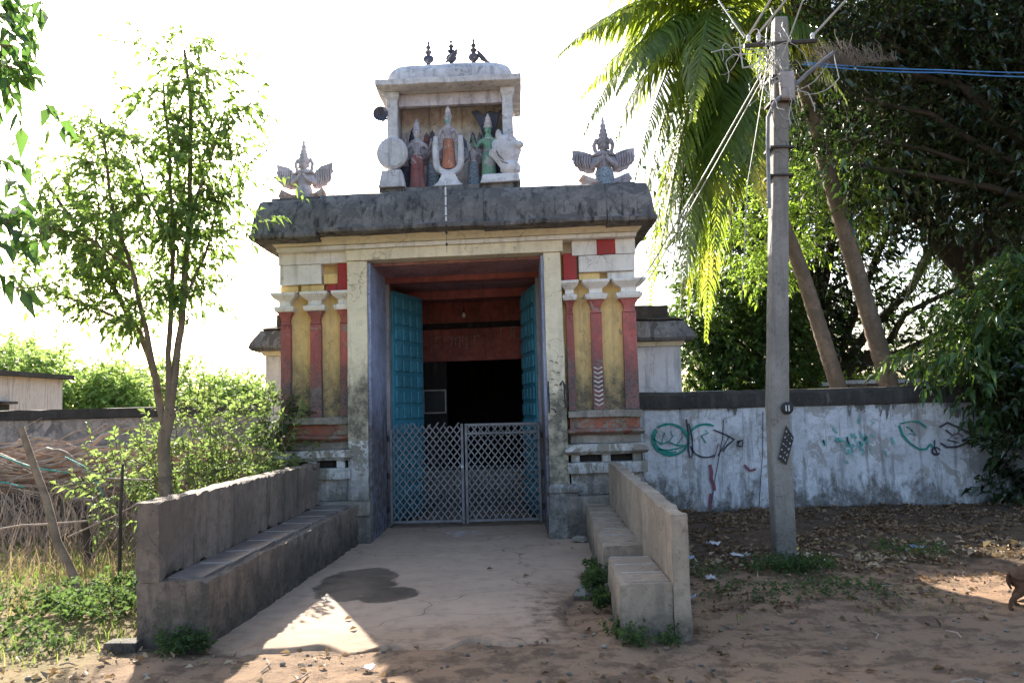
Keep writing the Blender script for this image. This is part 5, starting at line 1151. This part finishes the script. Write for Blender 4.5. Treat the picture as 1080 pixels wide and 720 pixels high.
# far trees beyond the left wall
ft = [(-24, 38, 5.2, 2.6), (-19, 41, 4.2, 2.2), (-29, 36, 6.4, 3.0), (-15.5, 43, 3.4, 2.0), (-12, 45, 3.2, 2.1), (-21.5, 34, 4.3, 2.0), (-9, 47, 3.4, 2.2), (-17.5, 36, 3.3, 1.6), (-34, 40, 7, 3.2)]
lb = ['tall pale green tree behind the far white house', 'rounded light green tree right of the far house roof', 'highest far tree at the left picture edge', 'low far tree seen through the young tree stems', 'far tree seen just above the bright shrub', 'light green tree directly behind the house roof end', 'faint far tree showing beside the gateway flank', 'small far tree over the wall left of the forked trunk', 'far tree at the extreme left beyond the house']
for (x, y, h_, r_), l_ in zip(ft, lb):
    bs = [(x + random.gauss(0, r_ * .5), y + random.gauss(0, r_ * .4), h_ - r_ * .7 + random.gauss(0, r_ * .2), r_ * .7, r_ * .7, r_ * .55) for _ in range(5)]
    blob_tree('far_tree', (x, y, 0), [(x, y, -.1), (x, y, h_ * .3), (x + .2, y, h_ * .6)], .18, bs, 700, 8, .30, .16, MAT['leaf_far'], MAT['bark'], l_, group='trees beyond the left wall', tl=.8)

# ------------------------------------------------------------------ FIELD: brush pile, stakes, grass, weeds
rr = random.Random(31); bp_ = MB()
for i in range(330):
    y = rr.uniform(10.6, 12.6); x = rr.uniform(-11, -4.9); z = .62 + rr.uniform(0, .58) * (1 - .25 * abs(y - 11.6)); ln = rr.uniform(.8, 2.6)
    a = rr.gauss(0, .16 if i % 3 else .6); pts = []
    for k in range(8):
        f = k / 7; pts.append((x + ln * f * math.cos(a), y + rr.gauss(0, .01) + .3 * math.sin(i) * f, z + ln * f * math.sin(a) * .3 + .07 * math.sin(f * 5 + i) + .03 * math.sin(f * 13 + i * 2)))
    pts = [tuple(Vector(p) + noise.noise_vector(Vector(p) * 2.3 + Vector((i, 0, 0))) * .07) for p in pts]
    r_ = rr.choice((.006, .010, .014, .018, .026, .036)); bp_.tube(pts, [r_ * (1 - .4 * k / 7) for k in range(8)], 5)
A_, B_ = [], []
for i in range(1500):
    x = rr.uniform(-11, -4.2); y = rr.choice((rr.uniform(10.2, 11.4), rr.uniform(8.4, 10.4))); a = np.array([x, y, 0.]); hgt = rr.uniform(.25, .85); n = 3
    for k in range(n): b = a + np.array([rr.gauss(0, .09), rr.gauss(0, .05), hgt / n]); A_.append(a); B_.append(b); a = b
tag(bp_.build('brushwood_pile', MAT['deadwood'], None, (-7, 11.4, 0)), 'long heap of bleached dead branches along the left wall', 'brushwood', None, 'stuff')
V, F = sticks(np.array(A_), np.array(B_), .006, .004); tag(fastmesh('dry_stems', V, F, MAT['deadwood'], None, (-6, 10.8, 0)), 'thicket of dry upright stems below the dead branch heap', 'dry stems', None, 'stuff')
cable([(-7.6, 10.5, 1.20), (-6.6, 10.45, 1.16), (-6.1, 10.4, .98), (-5.7, 10.5, .90)], .010, 'rope', 'teal rope lying over the dead branches', .0, 'rope', 'ropes on the brush heap')
cable([(-8.2, 10.5, .92), (-7.2, 10.45, .95), (-6.4, 10.4, .80), (-6.2, 10.4, .74)], .009, 'rope', 'lower teal rope hanging on the branch heap', .02, 'rope', 'ropes on the brush heap')
cable([(-5.75, 10.5, 1.1), (-5.45, 10.4, .98), (-5.3, 10.4, .8), (-5.2, 10.4, .6)], .008, 'rope', 'short teal rope end near the thin dark stake', .0, 'rope', 'ropes on the brush heap')
def stake(name, a, b, r_, label, mat='stake', cat='stake', wob=.03, group=None):
    pts = branch_pts(a, b, 0, 9, wob); o = MB().tube(pts, [r_ * (1 - .35 * k / 9) for k in range(10)], 8).build(name, MAT[mat], None, tuple(a), angle=60)
    return tag(o, label, cat, group)
stake('leaning_stake', (-3.93, 7.5, -.05), (-4.75, 7.9, 1.50), .045, 'thick brown stake leaning left in the field')
stake('fence_stake', (-3.72, 7.75, -.05), (-3.70, 7.75, 1.14), .020, 'thin dark upright stake beside the left bench', 'darkbark')
stake('fence_stake', (-4.6, 8.95, -.05), (-4.68, 8.95, .52), .055, 'short dark stump post behind the leaning stake', 'darkbark', 'post')
stake('fence_rail', (-6.2, 8.3, .42), (-4.2, 8.1, .58), .014, 'thin dry pole crossing behind the leaning stake', 'deadwood', 'rail')
stake('fence_rail', (-4.5, 8.3, .40), (-3.7, 8.2, .75), .010, 'thin forked branch propped toward the thin dark stake', 'deadwood', 'branch')
stake('fence_stake', (-3.55, 7.9, -.05), (-3.62, 7.9, .55), .012, 'very thin short stick right of the dark stake', 'darkbark')
stake('fence_rail', (-3.9, 7.85, 1.0), (-3.45, 7.8, .98), .010, 'thin twig tied across the top of the dark stake', 'deadwood', 'rail', 0)

def blades(n, region, h, wd, mat, name, label, lean=.35, zf=None):
    x0, x1, y0, y1 = region; X = rng.uniform(x0, x1, n); Y_ = rng.uniform(y0, y1, n)
    cl = np.sin(X * 3.1) * np.sin(Y_ * 2.7) + .6 * np.sin(X * 7.3 + 1) * np.sin(Y_ * 6.1) + rng.normal(size=n) * .5; k = cl > -.2; X, Y_ = X[k], Y_[k]; n = len(X)
    if zf is not None: m_ = zf(X, Y_); X, Y_ = X[m_], Y_[m_]; n = len(X)
    a = rng.uniform(0, 2 * math.pi, n); hh = h * rng.uniform(.4, 1.2, n); base = np.stack([X, Y_, np.zeros(n) - .01], 1)
    sd_ = np.stack([np.cos(a), np.sin(a), np.zeros(n)], 1) * wd * .5; ln = rng.normal(size=(n, 3)) * lean * hh[:, None]; ln[:, 2] = 0
    upv = np.zeros((n, 3)); upv[:, 2] = hh
    V = np.stack([base - sd_, base + sd_, base + upv * .6 + ln * .4 + sd_ * .7, base + upv * .6 + ln * .4 - sd_ * .7, base + upv * .92 + ln, base + upv * .9 + ln * 1.02], 1).reshape(-1, 3)
    i = np.arange(n)[:, None] * 6; F = np.concatenate([i + np.array([[0, 1, 2, 3]]), i + np.array([[3, 2, 4, 5]])], 0)
    return tag(fastmesh(name, V, F, mat, None, ((x0 + x1) / 2, (y0 + y1) / 2, 0)), label, 'grass', None, 'stuff')
blades(26000, (-9, -2.75, 6.9, 13.3), .11, .009, MAT['grass'], 'grass', 'short sunlit grass in the left field')
blades(900, (-7, -3.9, 6.4, 8.6), .38, .012, MAT['drygrass'], 'dry_stalks', 'dry straw coloured stalks in front of the grass', .25)
blades(1500, (-6, -2.7, 5.3, 7.4), .13, .008, MAT['grass'], 'grass', 'sparse green blades along the field edge')
def weeds(spots, name, label, mat='weed', ln=.055, k=26):
    st_, di_ = [], []
    for x, y, r_, h_, n in spots:
        a = rng.uniform(0, 2 * math.pi, n); q = np.sqrt(rng.uniform(0, 1, n)) * r_
        st_.append(np.stack([x + q * np.cos(a), y + q * np.sin(a), rng.uniform(0, h_ * .6, n)], 1)); di_.append(np.stack([rng.normal(size=n) * .5, rng.normal(size=n) * .5, rng.uniform(.3, 1.2, n)], 1))
    st_ = np.concatenate(st_); di_ = np.concatenate(di_)
    (V, F), seg = twig_foliage(st_, di_, rng.uniform(.06, .16, len(st_)), 7, ln, ln * .55, droop=.3)
    return tag(fastmesh(name, V, F, MAT[mat], None, tuple(st_[0])), label, 'weeds', None, 'stuff')
weeds([(-3.2, 6.5, .38, .34, 85), (-3.7, 6.4, .42, .24, 70), (-4.3, 6.2, .45, .30, 80), (-2.95, 6.9, .25, .4, 80), (-4.9, 6.5, .5, .3, 80), (-3.5, 7.0, .45, .3, 130), (-2.9, 7.6, .25, .6, 110), (-4.1, 5.7, .45, .16, 90), (-3.4, 5.75, .4, .1, 50), (-5.5, 6.4, .5, .28, 100), (-4.6, 7.1, .6, .2, 90)], 'weeds', 'low leafy green weeds at the field edge left of the bench')
weeds([(-2.30, 5.60, .10, .16, 60), (-2.18, 5.62, .07, .12, 30)], 'weeds', 'small green weed tuft at the near foot of the left bench', ln=.04)
weeds([(.60, 6.95, .10, .26, 70), (.66, 7.3, .10, .22, 70), (.62, 6.5, .06, .15, 40), (.70, 7.9, .10, .15, 30)], 'weeds', 'green weeds growing in the gap of the broken bench', ln=.05)
weeds([(.72, 5.52, .08, .08, 40), (.95, 5.5, .08, .05, 24), (.62, 5.7, .05, .12, 30)], 'weeds', 'small weeds at the near foot of the right bench', ln=.035)
weeds([(2.5, 7.8, .24, .12, 130), (2.75, 7.95, .2, .08, 50), (2.25, 7.85, .2, .08, 40)], 'weeds', 'green weeds round the foot of the electric pole', ln=.04)
weeds([(3.9, 8.5, .35, .10, 90), (1.9, 6.9, .45, .05, 70), (2.6, 6.9, .4, .05, 70), (1.6, 7.8, .3, .06, 50)], 'weeds', 'sparse creeping weeds on the soil between bench and pole', ln=.035)
def zr(X, Y_): return (Y_ - 5.5 > .0)
blades(1800, (1.3, 3.4, 6.1, 8.2), .04, .006, MAT['grass'], 'grass', 'thin stubble on the soil between bench and pole')

# ------------------------------------------------------------------ LITTER
def litter(n, f, mat, name, label, ln=.055):
    P_ = []
    while len(P_) < n:
        x, y, ok = f()
        if ok and random.random() < max(.06, .35 + 1.6 * noise.noise(Vector((x * 1.7, y * 2.1, 4))) + noise.noise(Vector((x * 6, y * 6, 9)))): P_.append((x, y, gz(x, y) + .006))
    P_ = np.array(P_); D = rng.normal(size=(n, 3)); D[:, 2] = np.abs(D[:, 2]) * .22; l_ = ln * rng.uniform(.25, 1.6, n)
    V, F = leaf_arrays(P_, D, l_, l_ * rng.uniform(.35, .7, n), -.02, .45)
    return tag(fastmesh(name, V, F, mat, None, tuple(P_[0])), label, 'leaf litter', None, 'stuff')
U = random.uniform
litter(12000, lambda: (lambda x, y: (x, y, random.random() < (.25 + .75 * min(1, max(0, (y - 7.3) / 2))) and not (2.36 < x < 2.66 and 7.98 < y < 8.22)))(U(1.25, 7.6), U(6.3, 11.6)), MAT['litter'], 'leaf_litter', 'brown dry leaves strewn over the soil before the wall', .05)
litter(900, lambda: (lambda x, y: (x, y, random.random() < math.exp(-((y - 8.6 - (x - 4) * .15) / .55) ** 2) * (1 if x > 2.7 else .25)))(U(1.25, 7.2), U(7., 11.)), MAT['litterpale'], 'leaf_litter', 'pale dry leaves banked in the sunlit strip by the track', .07)
litter(700, lambda: (lambda x, y: (x, y, not (-2.1 < x < .3 and y > 5.9) or random.random() < .06))(U(-5.5, 1.3), U(4.3, 7.2)), MAT['litter'], 'leaf_litter', 'scattered dry leaves and chips on the foreground soil', .045)
litter(260, lambda: (U(-5., -1.2), U(4.6, 6.0), True), MAT['litterpale'], 'leaf_litter', 'pale dry leaves in the sunlit soil near the left bench', .05)
litter(300, lambda: (U(1.0, 5.5), U(4.2, 7.4), True), MAT['litter'], 'leaf_litter', 'few fallen leaves on the bare earth track', .05)
sb = MB(); rr = random.Random(77)
for i in range(420):
    x, y = rr.uniform(-4, 5), rr.uniform(4.3, 7.4)
    if -2.1 < x < .4 and y > 5.8 and rr.random() < .9: continue
    r_ = rr.uniform(.006, .02); sb.blob((x, y, gz(x, y) + r_ * .4), (r_, r_ * .8, r_ * .6), 4, .5, i)
tag(sb.build('pebbles', MAT['stone'], None, (0, 6, 0)), 'small pebbles and clods scattered over the foreground soil', 'pebbles', None, 'stuff')
sb = MB()
for i in range(60):
    x, y = rr.uniform(-3.5, 5), rr.uniform(4.5, 10.8); 
    if -2.7 < x < 1.3 and y > 5.8: continue
    a = rr.uniform(0, 3.14); l_ = rr.uniform(.06, .25); sb.tube([(x, y, gz(x, y) + .01), (x + l_ * .5 * math.cos(a), y + l_ * .5 * math.sin(a), gz(x, y) + .02), (x + l_ * math.cos(a + .3), y + l_ * math.sin(a + .3), gz(x, y) + .012)], .005, 5)
tag(sb.build('fallen_twigs', MAT['deadwood'], None, (0, 6, 0)), 'dry twigs scattered on the soil', 'twigs', None, 'stuff')

def scrap(x, y, s_, mat, label, seed):
    rr = random.Random(seed); n = 6; V = []; F = []
    for i in range(n):
        for j in range(n):
            u_, v_ = i / (n - 1) - .5, j / (n - 1) - .5; q = Vector((u_ * s_, v_ * s_ * .7, 0)); h_ = .25 * s_ * abs(noise.noise(Vector((u_ * 3 + seed, v_ * 3, seed)))) + .18 * s_ * abs(u_)
            a = seed * 1.3; V.append((x + q.x * math.cos(a) - q.y * math.sin(a), y + q.x * math.sin(a) + q.y * math.cos(a), gz(x, y) + .012 + h_ * 1.6))
    for i in range(n - 1):
        for j in range(n - 1): F.append((i * n + j, (i + 1) * n + j, (i + 1) * n + j + 1, i * n + j + 1))
    o = MB().add(V, F, False).build('litter_scrap', MAT[mat], None, (x, y, gz(x, y))); so_ = o.modifiers.new('solid', 'SOLIDIFY'); so_.thickness = .002
    return tag(o, label, 'litter', 'paper and plastic scraps on the ground')
for i, (x, y, s_, m_, l_) in enumerate([(2.08, 9.2, .16, 'paperw', 'crumpled white paper nearest the wall left of the pole'), (2.2, 8.5, .17, 'paperw', 'white plastic scrap just left of the pole foot'), (1.62, 8.4, .16, 'paperb', 'pale flat scrap midway between bench and pole'),
        (1.66, 7.45, .12, 'paperw', 'small white scrap nearer than the others beside the bench'), (1.30, 6.75, .15, 'paperb', 'pale blue plastic strip close to the bench end'), (2.82, 8.75, .12, 'papery', 'bright yellow wrapper right of the pole'),
        (4.10, 8.75, .12, 'paperb', 'blue and white wrapper on the leaf bank'), (3.75, 6.3, .14, 'litterpale', 'large pale dry leaf on the track'), (2.9, 8.1, .08, 'paperw', 'tiny white scrap beside the pole weeds'), (1.45, 9.0, .10, 'paperb', 'bluish scrap behind the right bench back'), (-.95, 5.15, .09, 'paperw', 'white scrap in the sunlit foreground patch'), (3.3, 4.95, .11, 'paperw', 'white scrap near the bottom right of the track')]):
    scrap(x, y, s_, m_, l_, i + 3)
# a few dark dry leaves on the cement apron
for i, (x, y) in enumerate(((-.35, 8.2), (.0, 7.8), (-1.35, 6.35), (-1.25, 6.05))):
    V, F = leaf_arrays(np.array([[x, y, .012]]), np.array([[1., .3 * i, .1]]), [.07], [.04], 0, .5)
    tag(fastmesh('fallen_leaf', V, F, MAT['litter'], None, (x, y, 0)), ['dark fallen leaf on the apron farthest from camera', 'dark fallen leaf right of centre on the apron', 'fallen leaf on sunlit apron near the bench shadow', 'fallen leaf at the near edge of the sunlit apron'][i], 'leaf', 'leaves on the apron')

# ------------------------------------------------------------------ DOG at the right edge
dg = thing('dog', (3.75, 6.25, 0), 'small brown dog at the right picture edge, only its hindquarters showing', 'dog')
dx, dy = 3.66, 6.25
V = [(dx, dy, .25), (dx + .13, dy, .265), (dx + .26, dy, .26), (dx + .34, dy, .30), (dx + .41, dy, .36), (dx + .47, dy, .35), (dx + .53, dy, .335),
     (dx - .02, dy - .06, .20), (dx - .01, dy - .065, .14), (dx - .10, dy - .065, .085), (dx - .12, dy - .065, .02), (dx - .09, dy - .065, .012),
     (dx + .0, dy + .06, .20), (dx + .05, dy + .065, .14), (dx - .01, dy + .065, .085), (dx - .0, dy + .065, .02), (dx + .03, dy + .065, .012),
     (dx + .27, dy - .055, .17), (dx + .26, dy - .055, .09), (dx + .27, dy - .055, .02), (dx + .30, dy - .055, .012), (dx + .30, dy + .055, .17), (dx + .33, dy + .055, .09), (dx + .32, dy + .055, .02), (dx + .35, dy + .055, .012),
     (dx - .07, dy, .26), (dx - .085, dy, .20), (dx - .06, dy, .14)]
E_ = [(0, 1), (1, 2), (2, 3), (3, 4), (4, 5), (5, 6), (0, 7), (7, 8), (8, 9), (9, 10), (10, 11), (0, 12), (12, 13), (13, 14), (14, 15), (15, 16), (2, 17), (17, 18), (18, 19), (19, 20), (2, 21), (21, 22), (22, 23), (23, 24), (0, 25), (25, 26), (26, 27)]
rd = [.07, .075, .085, .05, .05, .035, .02, .05, .036, .018, .014, .014, .05, .036, .018, .014, .014, .035, .018, .014, .014, .035, .018, .014, .014, .016, .013, .007]
skin_fig('body', V, E_, rd, MAT['dogfur'], dg, 2)
MB().prism([(dx + .40, .40), (dx + .37, .47), (dx + .44, .41)], dy - .05, dy - .035).prism([(dx + .40, .40), (dx + .37, .47), (dx + .44, .41)], dy + .035, dy + .05).build('ear', MAT['dogfur'], dg, bevel=.003)
